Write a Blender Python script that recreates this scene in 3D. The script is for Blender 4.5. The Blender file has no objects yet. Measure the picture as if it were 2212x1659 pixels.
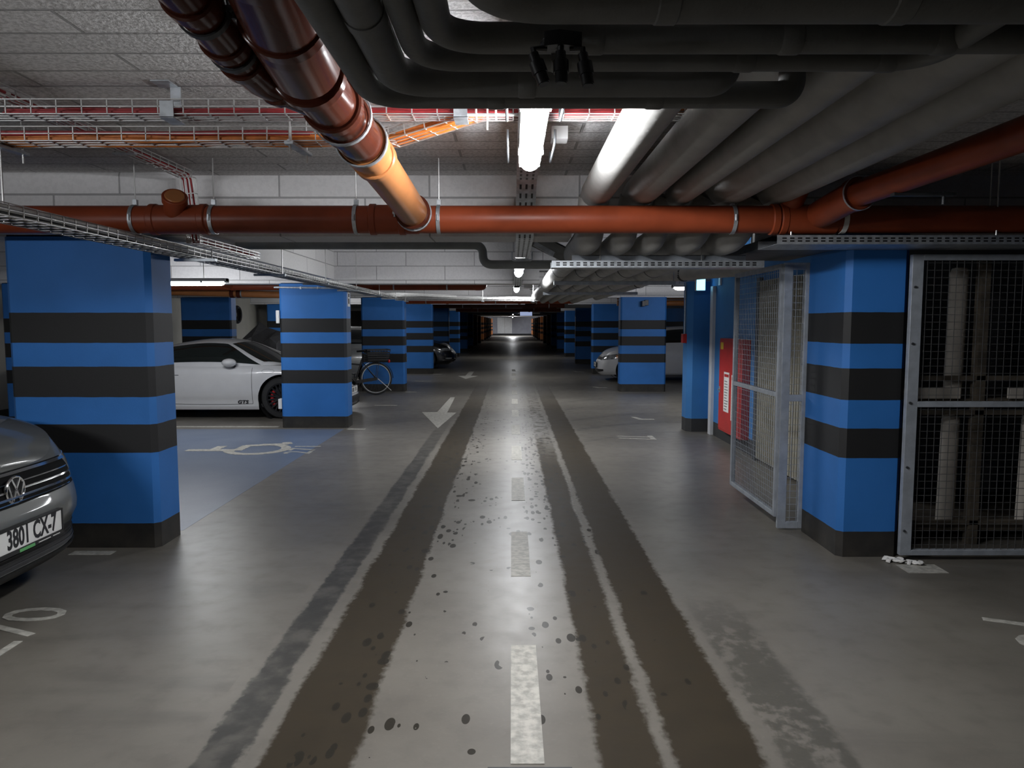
import bpy, math, random
from mathutils import Vector, Matrix
random.seed(7)
PI = math.pi
SC = bpy.context.scene
COL = SC.collection
V = Vector
# ------------------------------------------------------------------ node helper
class E:
    """tiny arithmetic wrapper round shader sockets"""
    def __init__(s, nt, sock): s.nt, s.s = nt, sock
    def _m(s, op, *a, clamp=False):
        n = s.nt.nodes.new('ShaderNodeMath'); n.operation = op; n.use_clamp = clamp
        for i, x in enumerate((s,) + a):
            if isinstance(x, E): s.nt.links.new(x.s, n.inputs[i])
            else: n.inputs[i].default_value = x
        return E(s.nt, n.outputs[0])
    def __add__(s, o): return s._m('ADD', o)
    __radd__ = __add__
    def __sub__(s, o): return s._m('SUBTRACT', o)
    def __rsub__(s, o): return (s * -1) + o
    def __mul__(s, o): return s._m('MULTIPLY', o)
    __rmul__ = __mul__
    def gt(s, o): return s._m('GREATER_THAN', o)
    def lt(s, o): return s._m('LESS_THAN', o)
    def mx(s, o): return s._m('MAXIMUM', o)
    def mn(s, o): return s._m('MINIMUM', o)
    def abs(s): return s._m('ABSOLUTE')
    def pw(s, o): return s._m('POWER', o)
    def sqrt(s): return s._m('SQRT')
    def step(s, a, b):
        n = s.nt.nodes.new('ShaderNodeMapRange'); n.interpolation_type = 'SMOOTHSTEP'
        s.nt.links.new(s.s, n.inputs[0]); n.inputs[1].default_value = a; n.inputs[2].default_value = b
        return E(s.nt, n.outputs[0])
    def band(s, a, b, e): return s.step(a - e, a + e) * (1 - s.step(b - e, b + e))
def newmat(name):
    m = bpy.data.materials.new(name); m.use_nodes = True
    nt = m.node_tree; b = nt.nodes['Principled BSDF']
    return m, nt, b
def pos(nt, obj=False):
    if obj: n = nt.nodes.new('ShaderNodeTexCoord'); out = n.outputs['Object']
    else: n = nt.nodes.new('ShaderNodeNewGeometry'); out = n.outputs['Position']
    sp = nt.nodes.new('ShaderNodeSeparateXYZ'); nt.links.new(out, sp.inputs[0])
    return out, E(nt, sp.outputs[0]), E(nt, sp.outputs[1]), E(nt, sp.outputs[2])
def vec(nt, x, y, z=None):
    n = nt.nodes.new('ShaderNodeCombineXYZ')
    for i, c in enumerate((x, y, z)):
        if c is None: continue
        if isinstance(c, E): nt.links.new(c.s, n.inputs[i])
        else: n.inputs[i].default_value = c
    return n.outputs[0]
def noise(nt, v, scale, detail=3, rough=.55):
    n = nt.nodes.new('ShaderNodeTexNoise'); n.inputs['Scale'].default_value = scale
    n.inputs['Detail'].default_value = detail; n.inputs['Roughness'].default_value = rough
    nt.links.new(v, n.inputs['Vector']); return E(nt, n.outputs[0])
def voro(nt, v, scale):
    n = nt.nodes.new('ShaderNodeTexVoronoi'); n.inputs['Scale'].default_value = scale
    nt.links.new(v, n.inputs['Vector'])
    sp = nt.nodes.new('ShaderNodeSeparateXYZ'); nt.links.new(n.outputs['Color'], sp.inputs[0])
    return E(nt, n.outputs['Distance']), E(nt, sp.outputs[0])
def mixc(nt, f, a, b):
    n = nt.nodes.new('ShaderNodeMix'); n.data_type = 'RGBA'
    if isinstance(f, E): nt.links.new(f.s, n.inputs[0])
    else: n.inputs[0].default_value = f
    for i, c in ((6, a), (7, b)):
        if isinstance(c, (tuple, list)): n.inputs[i].default_value = (*c[:3], 1)
        else: nt.links.new(c, n.inputs[i])
    return n.outputs[2]
def bump(nt, b, h, strength, dist=.01):
    n = nt.nodes.new('ShaderNodeBump'); n.inputs['Strength'].default_value = strength
    n.inputs['Distance'].default_value = dist
    nt.links.new(h.s, n.inputs['Height']); nt.links.new(n.outputs[0], b.inputs['Normal'])
def setc(nt, b, c):
    if isinstance(c, (tuple, list)): b.inputs['Base Color'].default_value = (*c[:3], 1)
    else: nt.links.new(c, b.inputs['Base Color'])
def mat(name, c, rough=.5, metal=0., var=.15, scale=6., bmp=0., bscale=None, coat=0., spec=None, rvar=0.):
    m, nt, b = newmat(name)
    p, x, y, z = pos(nt, True)
    n = noise(nt, p, scale)
    if var: setc(nt, b, mixc(nt, n.step(.3, .7), [k * (1 - var) for k in c], [min(1, k * (1 + var)) for k in c]))
    else: setc(nt, b, c)
    b.inputs['Roughness'].default_value = rough; b.inputs['Metallic'].default_value = metal
    if rvar: nt.links.new((n * rvar + (rough - rvar / 2)).s, b.inputs['Roughness'])
    if coat: b.inputs['Coat Weight'].default_value = coat; b.inputs['Coat Roughness'].default_value = .05
    if spec is not None: b.inputs['Specular IOR Level'].default_value = spec
    if bmp: bump(nt, b, noise(nt, p, bscale or scale * 6), bmp)
    return m
def emis(name, c, strength):
    m, nt, b = newmat(name); setc(nt, b, (.9, .9, .9))
    b.inputs['Emission Color'].default_value = (*c, 1); b.inputs['Emission Strength'].default_value = strength
    b.inputs['Roughness'].default_value = .4
    return m
M = {}
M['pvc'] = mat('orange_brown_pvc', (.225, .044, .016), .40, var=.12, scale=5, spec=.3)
M['pvc_dark'] = mat('shaded_brown_pvc', (.070, .018, .010), .17, var=.12, scale=5, spec=.22)  # darker copy of the pvc, shade of the overhead runs put into colour
M['pvc_light'] = mat('lit_ochre_pvc', (.40, .158, .055), .30, var=.1, scale=5, spec=.4)  # paler pvc copy, lamplight on the runs put into the colour
M['foam'] = mat('grey_pipe_foam', (.13, .132, .128), .6, var=.12, scale=8, bmp=.15, bscale=60)
M['foam_mid'] = mat('mid_grey_pipe_foam', (.27, .275, .265), .55, var=.1, scale=8, bmp=.12, bscale=50)
M['foam_light'] = mat('light_grey_pipe_sleeve', (.34, .335, .32), .5, var=.1, scale=7, bmp=.1, bscale=40)
M['galv'] = mat('galvanised_steel', (.50, .53, .56), .42, .75, var=.18, scale=22, rvar=.15)
M['galv_flat'] = mat('painted_grey_steel', (.36, .39, .43), .5, .25, var=.12, scale=14)
M['wire'] = mat('zinc_wire', (.62, .62, .61), .4, .7, var=.1, scale=10)
M['steel_dark'] = mat('dark_steel', (.07, .075, .08), .5, .5, var=.2, scale=15)
M['rubber'] = mat('black_rubber', (.014, .014, .014), .6, var=.2, scale=20)
M['black'] = mat('black_plastic', (.012, .012, .013), .42, var=.2, scale=20)
M['red_cable'] = mat('red_cable_sheath', (.34, .025, .03), .45, var=.2, scale=20)
M['orange_cable'] = mat('orange_cable_sheath', (.62, .19, .035), .45, var=.2, scale=20)
M['white_cable'] = mat('white_cable_sheath', (.72, .72, .70), .5, var=.08, scale=20)
M['grey_plastic'] = mat('grey_lamp_housing', (.42, .42, .42), .5, var=.08)
M['white_plastic'] = mat('white_plastic', (.75, .75, .74), .45, var=.05)
M['red'] = mat('red_enamel', (.50, .022, .018), .42, var=.08, scale=4)
M['paper'] = mat('white_paper', (.78, .77, .74), .8, var=.05)
M['yellow'] = mat('yellow_sticker', (.75, .52, .04), .6, var=.05)
M['ink'] = mat('black_print', (.015, .015, .018), .6, var=0)
M['green'] = mat('green_print', (.12, .38, .14), .6, var=.05)
M['road_paint'] = mat('white_road_paint', (.42, .405, .36), .55, var=.26, scale=24, bmp=.1)
M['white_wallpaint'] = mat('white_door_frame', (.62, .64, .66), .5, var=.05)
M['ribbed'] = mat('beige_sheet_metal', (.42, .40, .33), .5, var=.08, scale=4)
M['wood'] = mat('dark_timber', (.085, .070, .052), .7, var=.35, scale=10, bmp=.2)
M['roll'] = mat('pale_foam_roll', (.46, .42, .37), .75, var=.12, scale=4)
M['tarp'] = mat('dark_grey_tarpaulin', (.085, .085, .088), .5, var=.2, scale=5, bmp=.3, bscale=9)
M['chrome'] = mat('chrome', (.80, .80, .80), .12, 1., var=0)
M['plate'] = mat('white_number_plate', (.76, .76, .74), .45, var=.04)
M['tyre'] = mat('tyre_rubber', (.016, .016, .017), .65, var=.15, scale=30)
M['rim_dark'] = mat('dark_alloy', (.035, .035, .038), .3, .7, var=.1)
M['rim_silver'] = mat('silver_alloy', (.50, .50, .50), .3, .9, var=.05)
M['calliper'] = mat('red_brake_calliper', (.50, .02, .025), .35, var=.05)
M['head'] = mat('headlamp_lens', (.30, .31, .32), .08, .3, var=.4, scale=14, coat=1)
M['amber'] = mat('amber_lens', (.60, .20, .03), .2, var=.1)
M['red_lens'] = mat('red_lens', (.55, .02, .02), .25, var=.1)
M['glass'] = mat('tinted_car_glass', (.010, .014, .013), .04, var=.1, coat=1)
M['paint_white'] = mat('white_car_paint', (.70, .70, .71), .30, var=.02, coat=1)
M['paint_grey'] = mat('grey_car_paint', (.105, .108, .100), .36, .15, var=.03, coat=.7)
M['paint_black'] = mat('black_car_paint', (.008, .008, .009), .22, var=.05, coat=1)
M['paint_silver'] = mat('silver_car_paint', (.52, .53, .51), .3, .2, var=.03, coat=1)
M['grille'] = mat('matt_black_grille', (.006, .006, .006), .75, var=.2, spec=.1)
M['mesh_dark'] = mat('shaded_grey_wire', (.10, .10, .10), .6, .3, var=.15)  # cage wire darkened; its lack of light is put into the colour
LAMP = (.95, .97, 1.0)
M['lamp_on'] = emis('lit_lamp_diffuser', LAMP, 34.)
M['lamp_side'] = emis('lit_side_lamp_diffuser', LAMP, 18.)
M['lamp_far'] = emis('lit_far_lamp_diffuser', LAMP, 14.)
M['lamp_fill'] = emis('fill_lamp_diffuser', LAMP, 36.)
M['lamp_end'] = emis('lit_end_lamp_diffuser', LAMP, 150.)
M['exit_glow'] = emis('lit_exit_sign', (.22, .68, 1.0), .75)
M['sign_glow'] = emis('lit_far_sign', (.55, .66, 1.0), .11)
def stripes_mat():
    m, nt, b = newmat('blue_wall_paint_with_black_bands')
    p, x, y, z = pos(nt)
    zz = z + (noise(nt, p, 9) - .5) * .006
    k = (z * 0) + 0
    for a, c in ((-1, .172), (.665, .862), (1.049, 1.257), (1.418, 1.622)): k = k.mx(zz.gt(a) * zz.lt(c))
    n = noise(nt, p, 2.2)
    blue = mixc(nt, n.step(.3, .7), (.021, .150, .46), (.027, .172, .53))
    sc = noise(nt, p, 14, 5).gt(.72) * z.lt(.5)
    blue = mixc(nt, sc * .5, blue, (.06, .2, .5))
    blk = mixc(nt, (noise(nt, p, 7, 4) - .2) * (1 - z.step(0, .3)), (.0115, .0115, .012), (.085, .075, .06))
    setc(nt, b, mixc(nt, k, blue, blk))
    b.inputs['Roughness'].default_value = .62
    bump(nt, b, noise(nt, p, 90), .12, .004)
    return m
M['pillar'] = stripes_mat()
def base_paint(name, c, base=(.012, .012, .012), zb=.17, bmp=.15):
    m, nt, b = newmat(name); p, x, y, z = pos(nt)
    n = noise(nt, p, 1.6)
    col = mixc(nt, n.step(.3, .7), [k * .9 for k in c], [k * 1.06 for k in c])
    setc(nt, b, mixc(nt, z.lt(zb), col, base)); b.inputs['Roughness'].default_value = .7
    bump(nt, b, noise(nt, p, 50), bmp, .006); return m
M['bluewall'] = base_paint('blue_wall_paint', (.036, .185, .47), (.028, .029, .03), .19)
M['cream'] = base_paint('cream_wall_paint', (.50, .48, .41), (.012, .012, .012), .2)
M['brown_wall'] = base_paint('dark_brown_wall', (.035, .014, .010), (.01, .01, .01), .15)
M['far_wall'] = base_paint('grey_blue_wall', (.32, .33, .38), (.012, .012, .014), .22)
M['dark_wall'] = base_paint('dark_grey_wall_and_shade', (.10, .10, .10))
def block_mat(name, c, mode, bw, bh, off=(0, 0), rough_amp=.5, mort=.008, speck=55):
    m, nt, b = newmat(name); p, x, y, z = pos(nt)
    u, w = {'xy': (x, y), 'xz': (x, z), 'yz': (y, z)}[mode]
    br = nt.nodes.new('ShaderNodeTexBrick')
    br.offset = .43; br.inputs['Scale'].default_value = 1
    br.inputs['Brick Width'].default_value = bw; br.inputs['Row Height'].default_value = bh
    br.inputs['Mortar Size'].default_value = mort; br.inputs['Mortar Smooth'].default_value = .3
    br.inputs['Bias'].default_value = 0
    br.inputs['Color1'].default_value = (*c, 1); br.inputs['Color2'].default_value = (*[k * .9 for k in c], 1)
    br.inputs['Mortar'].default_value = (*[k * .5 for k in c], 1)
    nt.links.new(vec(nt, u + off[0], w + off[1]), br.inputs['Vector'])
    n = noise(nt, p, speck, 3, .6)
    col = mixc(nt, n.step(.42, .62) * rough_amp, br.outputs['Color'], [k * .45 for k in c])
    setc(nt, b, col); b.inputs['Roughness'].default_value = .9
    f = E(nt, br.outputs['Fac'])
    bump(nt, b, n * (1.2 * rough_amp) - f * 1.0, .8, .012)
    return m
M['ceil'] = block_mat('rough_ceiling_boards', (.66, .645, .645), 'xy', 1.15, .185, (.3, .02), .55)
M['beam'] = block_mat('painted_block_beam', (.74, .73, .735), 'xz', 1.0, .205, (.55, -.13 + .0), .12, .006, 40)
M['beam_side'] = block_mat('painted_block_side', (.76, .75, .74), 'yz', 1.0, .205, (.2, -.13), .12, .006, 40)
def floor_mat():
    m, nt, b = newmat('worn_sealed_concrete'); p, x, y, z = pos(nt)
    st = vec(nt, x * 2.2, y * .7, z)
    n1 = noise(nt, p, .8, 4); n2 = noise(nt, p, 7, 5); n3 = noise(nt, st, 3.0, 5, .65); n4 = noise(nt, p, 42, 3)
    base = mixc(nt, n1.step(.3, .7), (.142, .129, .109), (.196, .180, .153))
    base = mixc(nt, (n2.step(.45, .75)) * .35, base, (.105, .096, .081))
    base = mixc(nt, n4.step(.55, .8) * .18, base, (.25, .232, .20))
    # faint lateral wear
    smear = noise(nt, vec(nt, x * .5, y * 2.6, z), 1.7, 4).step(.5, .72) * x.abs().gt(1.2)
    base = mixc(nt, smear * .35, base, (.088, .081, .069))
    wob = (n3 - .5) * .085 + (noise(nt, p, 26, 4) - .5) * .05
    xx = x + wob
    far = 1 - y.step(11.5, 21.)
    rub = xx.band(-1.135, -.975, .012) * (.62 + .38 * n2.step(.3, .6))
    rub = rub * (1 - y.step(7.5, 13))
    w1 = xx.band(-.90, -.565, .016)
    w2 = xx.band(.315, .53, .02) * (1 - y.step(7.5, 11.) * n2.step(.3, .6))
    w3 = xx.band(.585, .905, .016)
    puddle = xx.band(.965, 1.23, .02) * (n3 * .5 + noise(nt, p, 16, 3) * .5).step(.40, .52) * (1 - y.step(3.3, 4.3))
    wet = w1.mx(w2).mx(w3) * far
    d1, r1 = voro(nt, vec(nt, x, y * .8, 0), 8.5)
    d2, r2 = voro(nt, vec(nt, x, y * .45, 0), 17.)
    inlane = (x.abs() - .05).lt(.75)
    d3, r3 = voro(nt, vec(nt, x * 1.0, y * .30, 3.), 23.)
    drops = (d1.lt((r1 - .50) * .55)).mx(d2.lt((r2 - .38) * .62)).mx(d3.lt((r3 - .35) * .75) * y.gt(5.) * noise(nt, p, 2.3).gt(.45))
    edge = xx.band(-.72, -.42, .1).mx(xx.band(.16, .42, .1)).mx(xx.band(.86, 1.05, .08))
    drops = drops * inlane * (edge * .6 + .44).gt(noise(nt, p, 3.1) * .98) * far
    base = mixc(nt, rub * .9, base, (.034, .033, .030))
    base = mixc(nt, puddle * .75, base, (.07, .065, .052))
    base = mixc(nt, wet * .93, base, mixc(nt, n2, (.020, .0145, .008), (.042, .031, .017)))
    base = mixc(nt, drops * .92, base, (.020, .017, .012))
    # tyre scrub arcs sweeping to the right-hand bays
    arcs = (x * 0) + 0
    for cx, cy, R, wd in ((3.05, 9.3, 2.18, .07), (3.5, 10.1, 2.62, .05), (3.9, 11.4, 3.0, .05), (4.3, 12.5, 3.3, .05), (3.2, 8.2, 2.3, .03)):
        d = (((x - cx) * (x - cx) * .72) + ((y - cy) * (y - cy) * 1.0)).sqrt()
        arcs = arcs.mx((d + (n3 - .5) * .06 - R).abs().lt(wd) * y.gt(cy + .1) * x.lt(cx + .6) * x.gt(.95))
    base = mixc(nt, arcs * n2.step(.2, .6) * .6, base, (.085, .08, .072))
    setc(nt, b, base)
    ro = .27 + n2 * .16 + n1 * .06 + wet * .22 - drops * .05
    nt.links.new(ro.s, b.inputs['Roughness'])
    nt.links.new((.5 - (wet * .38).mx(drops * .35) - rub * .2).s, b.inputs['Specular IOR Level'])
    bump(nt, b, n4 * .5 + n2 - wet * .3, .10, .006)
    return m
M['floor'] = floor_mat()
def bay_mat():
    m, nt, b = newmat('worn_blue_floor_paint'); p, x, y, z = pos(nt)
    n = noise(nt, p, 45, 4); n2 = noise(nt, p, 1.4, 4)
    c = mixc(nt, n2.step(.3, .7), (.12, .155, .225), (.155, .19, .26))
    c = mixc(nt, n.step(.55, .75) * .5, c, (.06, .085, .15)); setc(nt, b, c)
    b.inputs['Roughness'].default_value = .4; bump(nt, b, n, .1, .004); return m
M['bay'] = bay_mat()
# ------------------------------------------------------------------ mesh builder
WL = {}
class MB:
    def __init__(s): s.v = []; s.f = []; s.m = []; s.k = 0
    def add(s, vs, fs, k=None):
        b = len(s.v); s.v += [tuple(x) for x in vs]; s.f += [tuple(i + b for i in f) for f in fs]
        s.m += [s.k if k is None else k] * len(fs); return s
    def box(s, a, b, rz=0, piv=None):
        x0, y0, z0 = a; x1, y1, z1 = b
        vs = [V((x, y, z)) for z in (z0, z1) for x, y in ((x0, y0), (x1, y0), (x1, y1), (x0, y1))]
        if rz:
            c = V(piv or ((x0 + x1) / 2, (y0 + y1) / 2, 0)); R = Matrix.Rotation(rz, 3, 'Z'); vs = [R @ (v - c) + c for v in vs]
        return s.add(vs, [(3, 2, 1, 0), (4, 5, 6, 7), (0, 1, 5, 4), (1, 2, 6, 5), (2, 3, 7, 6), (3, 0, 4, 7)])
    def bar(s, p, q, w, h, up=(0, 0, 1)):
        p, q = V(p), V(q); d = (q - p).normalized(); u = V(up)
        if abs(d.dot(u)) > .95: u = V((0, 1, 0))
        a = d.cross(u).normalized() * w / 2; c = a.cross(d).normalized() * h / 2
        vs = [e + i * a + j * c for e in (p, q) for i, j in ((-1, -1), (1, -1), (1, 1), (-1, 1))]
        return s.add(vs, [(0, 1, 2, 3), (7, 6, 5, 4), (0, 4, 5, 1), (1, 5, 6, 2), (2, 6, 7, 3), (3, 7, 4, 0)])
    def tube(s, pts, r, n=12, caps=True, closed=False):
        P = [V(p) for p in pts]; N = len(P); rr = r if isinstance(r, (list, tuple)) else [r] * N
        T = []
        for i in range(N):
            if closed: t = P[(i + 1) % N] - P[i - 1]
            else: t = (P[min(i + 1, N - 1)] - P[max(i - 1, 0)])
            T.append(t.normalized() if t.length > 1e-9 else V((0, 0, 1)))
        u = T[0].orthogonal().normalized() if abs(T[0].z) > .9 else T[0].cross(V((0, 0, 1))).normalized()
        vs = []
        for i in range(N):
            u = (u - T[i] * u.dot(T[i])).normalized(); w = T[i].cross(u)
            for k in range(n):
                a = 2 * PI * (k + .5) / n; vs.append(P[i] + (u * math.cos(a) + w * math.sin(a)) * rr[i])
        fs = []
        for i in range(N if closed else N - 1):
            j = (i + 1) % N
            for k in range(n):
                l = (k + 1) % n; fs.append((i * n + k, i * n + l, j * n + l, j * n + k))
        if caps and not closed: fs += [tuple(reversed(range(n))), tuple(range((N - 1) * n, N * n))]
        return s.add(vs, fs)
    def cyl(s, p, q, r, n=20): return s.tube([p, q], r, n)
    def collar(s, p, d, r, w, n=28):
        p, d = V(p), V(d).normalized(); e = min(.006, w * .3)
        return s.tube([p - d * w / 2, p - d * (w / 2 - e), p + d * (w / 2 - e), p + d * w / 2], [r * .93, r, r, r * .93], n)
    def ring(s, c, ax, R, r, n=28, m=6):
        ax = V(ax).normalized(); u = ax.orthogonal().normalized(); w = ax.cross(u)
        return s.tube([V(c) + (u * math.cos(2 * PI * i / n) + w * math.sin(2 * PI * i / n)) * R for i in range(n)], r, m, closed=True)
    def band(s, c, ax, R, w, t=.004, n=28):
        ax = V(ax).normalized(); u = ax.orthogonal().normalized(); q = ax.cross(u); vs = []; fs = []
        for i in range(n):
            d = u * math.cos(2 * PI * i / n) + q * math.sin(2 * PI * i / n)
            vs += [V(c) + d * (R + dr) + ax * dz for dr, dz in ((0, -w / 2), (t, -w / 2), (t, w / 2), (0, w / 2))]
        for i in range(n):
            j = (i + 1) % n
            for k in range(4): l = (k + 1) % 4; fs.append((i * 4 + k, i * 4 + l, j * 4 + l, j * 4 + k))
        return s.add(vs, fs)
    def grid(s, fn, nu, nv, flip=False):
        vs = [fn(i / nu, j / nv) for i in range(nu + 1) for j in range(nv + 1)]; w = nv + 1
        fs = [(i * w + j, (i + 1) * w + j, (i + 1) * w + j + 1, i * w + j + 1) for i in range(nu) for j in range(nv)]
        if flip: fs = [f[::-1] for f in fs]
        return s.add(vs, fs)
    def prism(s, pts, h):
        """polygon (list of 3-D points) given thickness vector h"""
        P = [V(p) for p in pts]; h = V(h); n = len(P)
        fs = [tuple(range(n))[::-1], tuple(range(n, 2 * n))] + [(i, (i + 1) % n, n + (i + 1) % n, n + i) for i in range(n)]
        return s.add(P + [p + h for p in P], fs)
    def lathe(s, c, ax, prof, n=40):
        c, ax = V(c), V(ax).normalized(); u = ax.orthogonal().normalized(); w = ax.cross(u); k = len(prof)
        vs = [c + ax * a + (u * math.cos(2 * PI * i / n) + w * math.sin(2 * PI * i / n)) * r for i in range(n) for a, r in prof]
        return s.add(vs, [(i * k + j, ((i + 1) % n) * k + j, ((i + 1) % n) * k + j + 1, i * k + j + 1) for i in range(n) for j in range(k - 1)])
    def ball(s, c, rx, ry=None, rz=None, nu=20, nv=12):
        ry = ry or rx; rz = rz or rx; c = V(c)
        return s.grid(lambda a, b: c + V((rx * math.sin(PI * b) * math.cos(2 * PI * a), ry * math.sin(PI * b) * math.sin(2 * PI * a), -rz * math.cos(PI * b))), nu, nv)
    def build(s, name, mats, parent=None, loc=None, local=False, smooth=True, bev=0, thick=0, sub=0):
        mats = mats if isinstance(mats, (list, tuple)) else [mats]
        o0 = V((0, 0, 0))
        if parent is not None: o0 = WL.get(parent.name, V((0, 0, 0))) if not local else o0
        elif loc is not None: o0 = V(loc)
        me = bpy.data.meshes.new(name)
        me.from_pydata([tuple(V(v) - o0) for v in s.v], [], s.f)
        for k in mats: me.materials.append(M[k] if isinstance(k, str) else k)
        for p, k in zip(me.polygons, s.m): p.material_index = k
        me.validate(); import bmesh; bm = bmesh.new(); bm.from_mesh(me); bmesh.ops.recalc_face_normals(bm, faces=bm.faces[:]); bm.to_mesh(me); bm.free(); me.update()
        if smooth:
            for p in me.polygons: p.use_smooth = True
            me.set_sharp_from_angle(angle=math.radians(38))
        o = bpy.data.objects.new(name, me); COL.objects.link(o)
        if parent is not None: o.parent = parent; WL[o.name] = o0
        elif loc is not None: o.location = loc; WL[o.name] = V(loc)
        if thick: md = o.modifiers.new('t', 'SOLIDIFY'); md.thickness = thick; md.offset = -1
        if bev: md = o.modifiers.new('b', 'BEVEL'); md.width = bev; md.segments = 2; md.limit_method = 'ANGLE'
        if sub: md = o.modifiers.new('s', 'SUBSURF'); md.levels = sub; md.render_levels = sub
        return o
def tag(o, label=None, cat=None, group=None, kind=None):
    if label: o['label'] = label
    if cat: o['category'] = cat
    if group: o['group'] = group
    if kind: o['kind'] = kind
    return o
def thing(name, label, cat, loc=(0, 0, 0), rz=0, group=None):
    o = bpy.data.objects.new(name, None); COL.objects.link(o); o.empty_display_size = .1
    o.location = loc; o.rotation_euler = (0, 0, rz); WL[o.name] = V(loc)
    return tag(o, label, cat, group)
def struct(o): o['kind'] = 'structure'; return o
def dup(root, loc, rz=None, label=None, group=None):
    r = root.copy(); COL.objects.link(r); r.location = loc
    if rz is not None: r.rotation_euler = (0, 0, rz)
    if label: r['label'] = label
    if group: r['group'] = group
    for ch in list(root.children):
        c = ch.copy(); COL.objects.link(c); c.parent = r
        for g in ch.children:
            d = g.copy(); COL.objects.link(d); d.parent = c
    return r
def rounded(pts, R, n=8):
    """polyline with corners rounded to radius R"""
    P = [V(p) for p in pts]; out = [P[0]]
    for i in range(1, len(P) - 1):
        a = (P[i - 1] - P[i]); b = (P[i + 1] - P[i]); la, lb = a.length, b.length; a.normalize(); b.normalize()
        ang = a.angle(b); Ri = R[i - 1] if isinstance(R, (list, tuple)) else R
        t = min(Ri / math.tan(ang / 2), la * .49, lb * .49); p0 = P[i] + a * t; p1 = P[i] + b * t
        for k in range(n + 1):
            f = k / n; out.append((1 - f) ** 2 * p0 + 2 * f * (1 - f) * P[i] + f * f * p1)
    out.append(P[-1]); return out
def text_mesh(body, size, mtx, k=0, extrude=.001, sx=1.0, shear=0., align='CENTER', bold=0.):
    """lettering as mesh data in world/local space; returns MB"""
    cu = bpy.data.curves.new('t', 'FONT'); cu.body = body; cu.size = size; cu.extrude = extrude; cu.shear = shear
    cu.align_x = align; cu.offset = bold; cu.align_y = 'CENTER'; cu.resolution_u = 3
    o = bpy.data.objects.new('t', cu); COL.objects.link(o)
    me = bpy.data.meshes.new_from_object(o.evaluated_get(bpy.context.evaluated_depsgraph_get()))
    b = MB(); S = Matrix.Diagonal((sx, 1, 1, 1))
    b.add([mtx @ S @ v.co for v in me.vertices], [tuple(p.vertices) for p in me.polygons], k)
    bpy.data.objects.remove(o); bpy.data.curves.remove(cu); bpy.data.meshes.remove(me)
    return b
def frame(o, x, y):
    """matrix with origin o, local x / y axes"""
    x, y = V(x).normalized(), V(y).normalized(); z = x.cross(y)
    return Matrix(((x.x, y.x, z.x, o[0]), (x.y, y.y, z.y, o[1]), (x.z, y.z, z.z, o[2]), (0, 0, 0, 1)))
ORD = ['nearest', 'second', 'third', 'fourth', 'fifth', 'sixth', 'seventh', 'eighth', 'ninth']
# ================================================================== CAMERA
FPX = 1580.0
cam_d = bpy.data.cameras.new('camera'); cam = bpy.data.objects.new('camera', cam_d); COL.objects.link(cam)
cam_d.sensor_width = 36.0; cam_d.lens = FPX / 2212 * 36.0; cam_d.clip_start = .02; cam_d.clip_end = 300
cam.location = (0, 0, 1.55); cam.rotation_euler = (PI / 2 - math.atan(131 / FPX), 0, 0)
SC.camera = cam
# ================================================================== SETTING
Y0, DY = 4.96, 5.83
fl = struct(MB().box((-8.4, -6, -.12), (7, 96, 0)).build('floor', 'floor', loc=(0, 0, 0), smooth=False))
for a_, b_ in (((-8.4, -6, 2.53), (7, 4.97, 2.66)), ((-8.4, 4.97, 2.85), (7, 48.6, 2.98)), ((-8.4, 48.6, 2.40), (7, 96, 2.98))):
    struct(MB().box(a_, b_).build('ceiling', 'ceil', loc=(0, a_[1], a_[2]), smooth=False))
def beam(y, z0=2.13, top=2.90):
    b = MB()
    b.box((-8.2, y, z0), (.40, y + .35, top)); b.box((.40, y, 2.32), (1.74, y + .35, top)); b.box((1.74, y, z0), (6.7, y + .35, top))
    return struct(b.build('ceiling_beam', 'beam', loc=(0, y, z0), smooth=False))
for k in range(8): beam(Y0 + DY * k, top=2.60 if k == 0 else 2.90)
# the first beam's thickened head over the near left pillar, and the side beam of the second bay
struct(MB().box((-8.2, 4.84, 2.14), (-2.20, 4.961, 2.535)).build('beam_head', 'beam', loc=(-2.4, 4.9, 2.13), bev=.03))
struct(MB().box((-2.78, 5.31, 2.19), (-2.60, 10.79, 2.86)).build('side_beam', 'beam_side', loc=(-2.7, 8, 2.19), smooth=False))
struct(MB().box((-8.4, -6, -.1), (-8.0, 96, 3)).build('wall_left', 'cream', loc=(-8.2, 0, 0), smooth=False))
struct(MB().box((6.6, -6, -.1), (7.0, 96, 3)).build('wall_right', 'pillar', loc=(6.8, 0, 0), smooth=False))
struct(MB().box((-8.4, -6.3, -.1), (7.0, -6, 3)).build('wall_back', 'dark_wall', loc=(0, -6.1, 0), smooth=False))
struct(MB().box((-8.4, 95, -.1), (7.0, 95.4, 3)).build('wall_far', 'far_wall', loc=(0, 95.2, 0), smooth=False))
for s, nm in ((-1, 'left'), (1, 'right')):
    struct(MB().box((s * 2.55, 48.6, 0), (s * 8.2 if s < 0 else 6.7, 48.75, 2.5)).build('wall_passage_' + nm, 'brown_wall', loc=(s * 4, 48.7, 0), smooth=False))
d = struct(MB().box((-1.9, 94.93, .25), (.0, 95.02, 2.30)).build('door_1', 'white_wallpaint', loc=(-.95, 95, 0), smooth=False))
MB().box((-.98, 94.91, .25), (-.93, 94.95, 2.30)).build('door_seam', 'grey_plastic', d)
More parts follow.
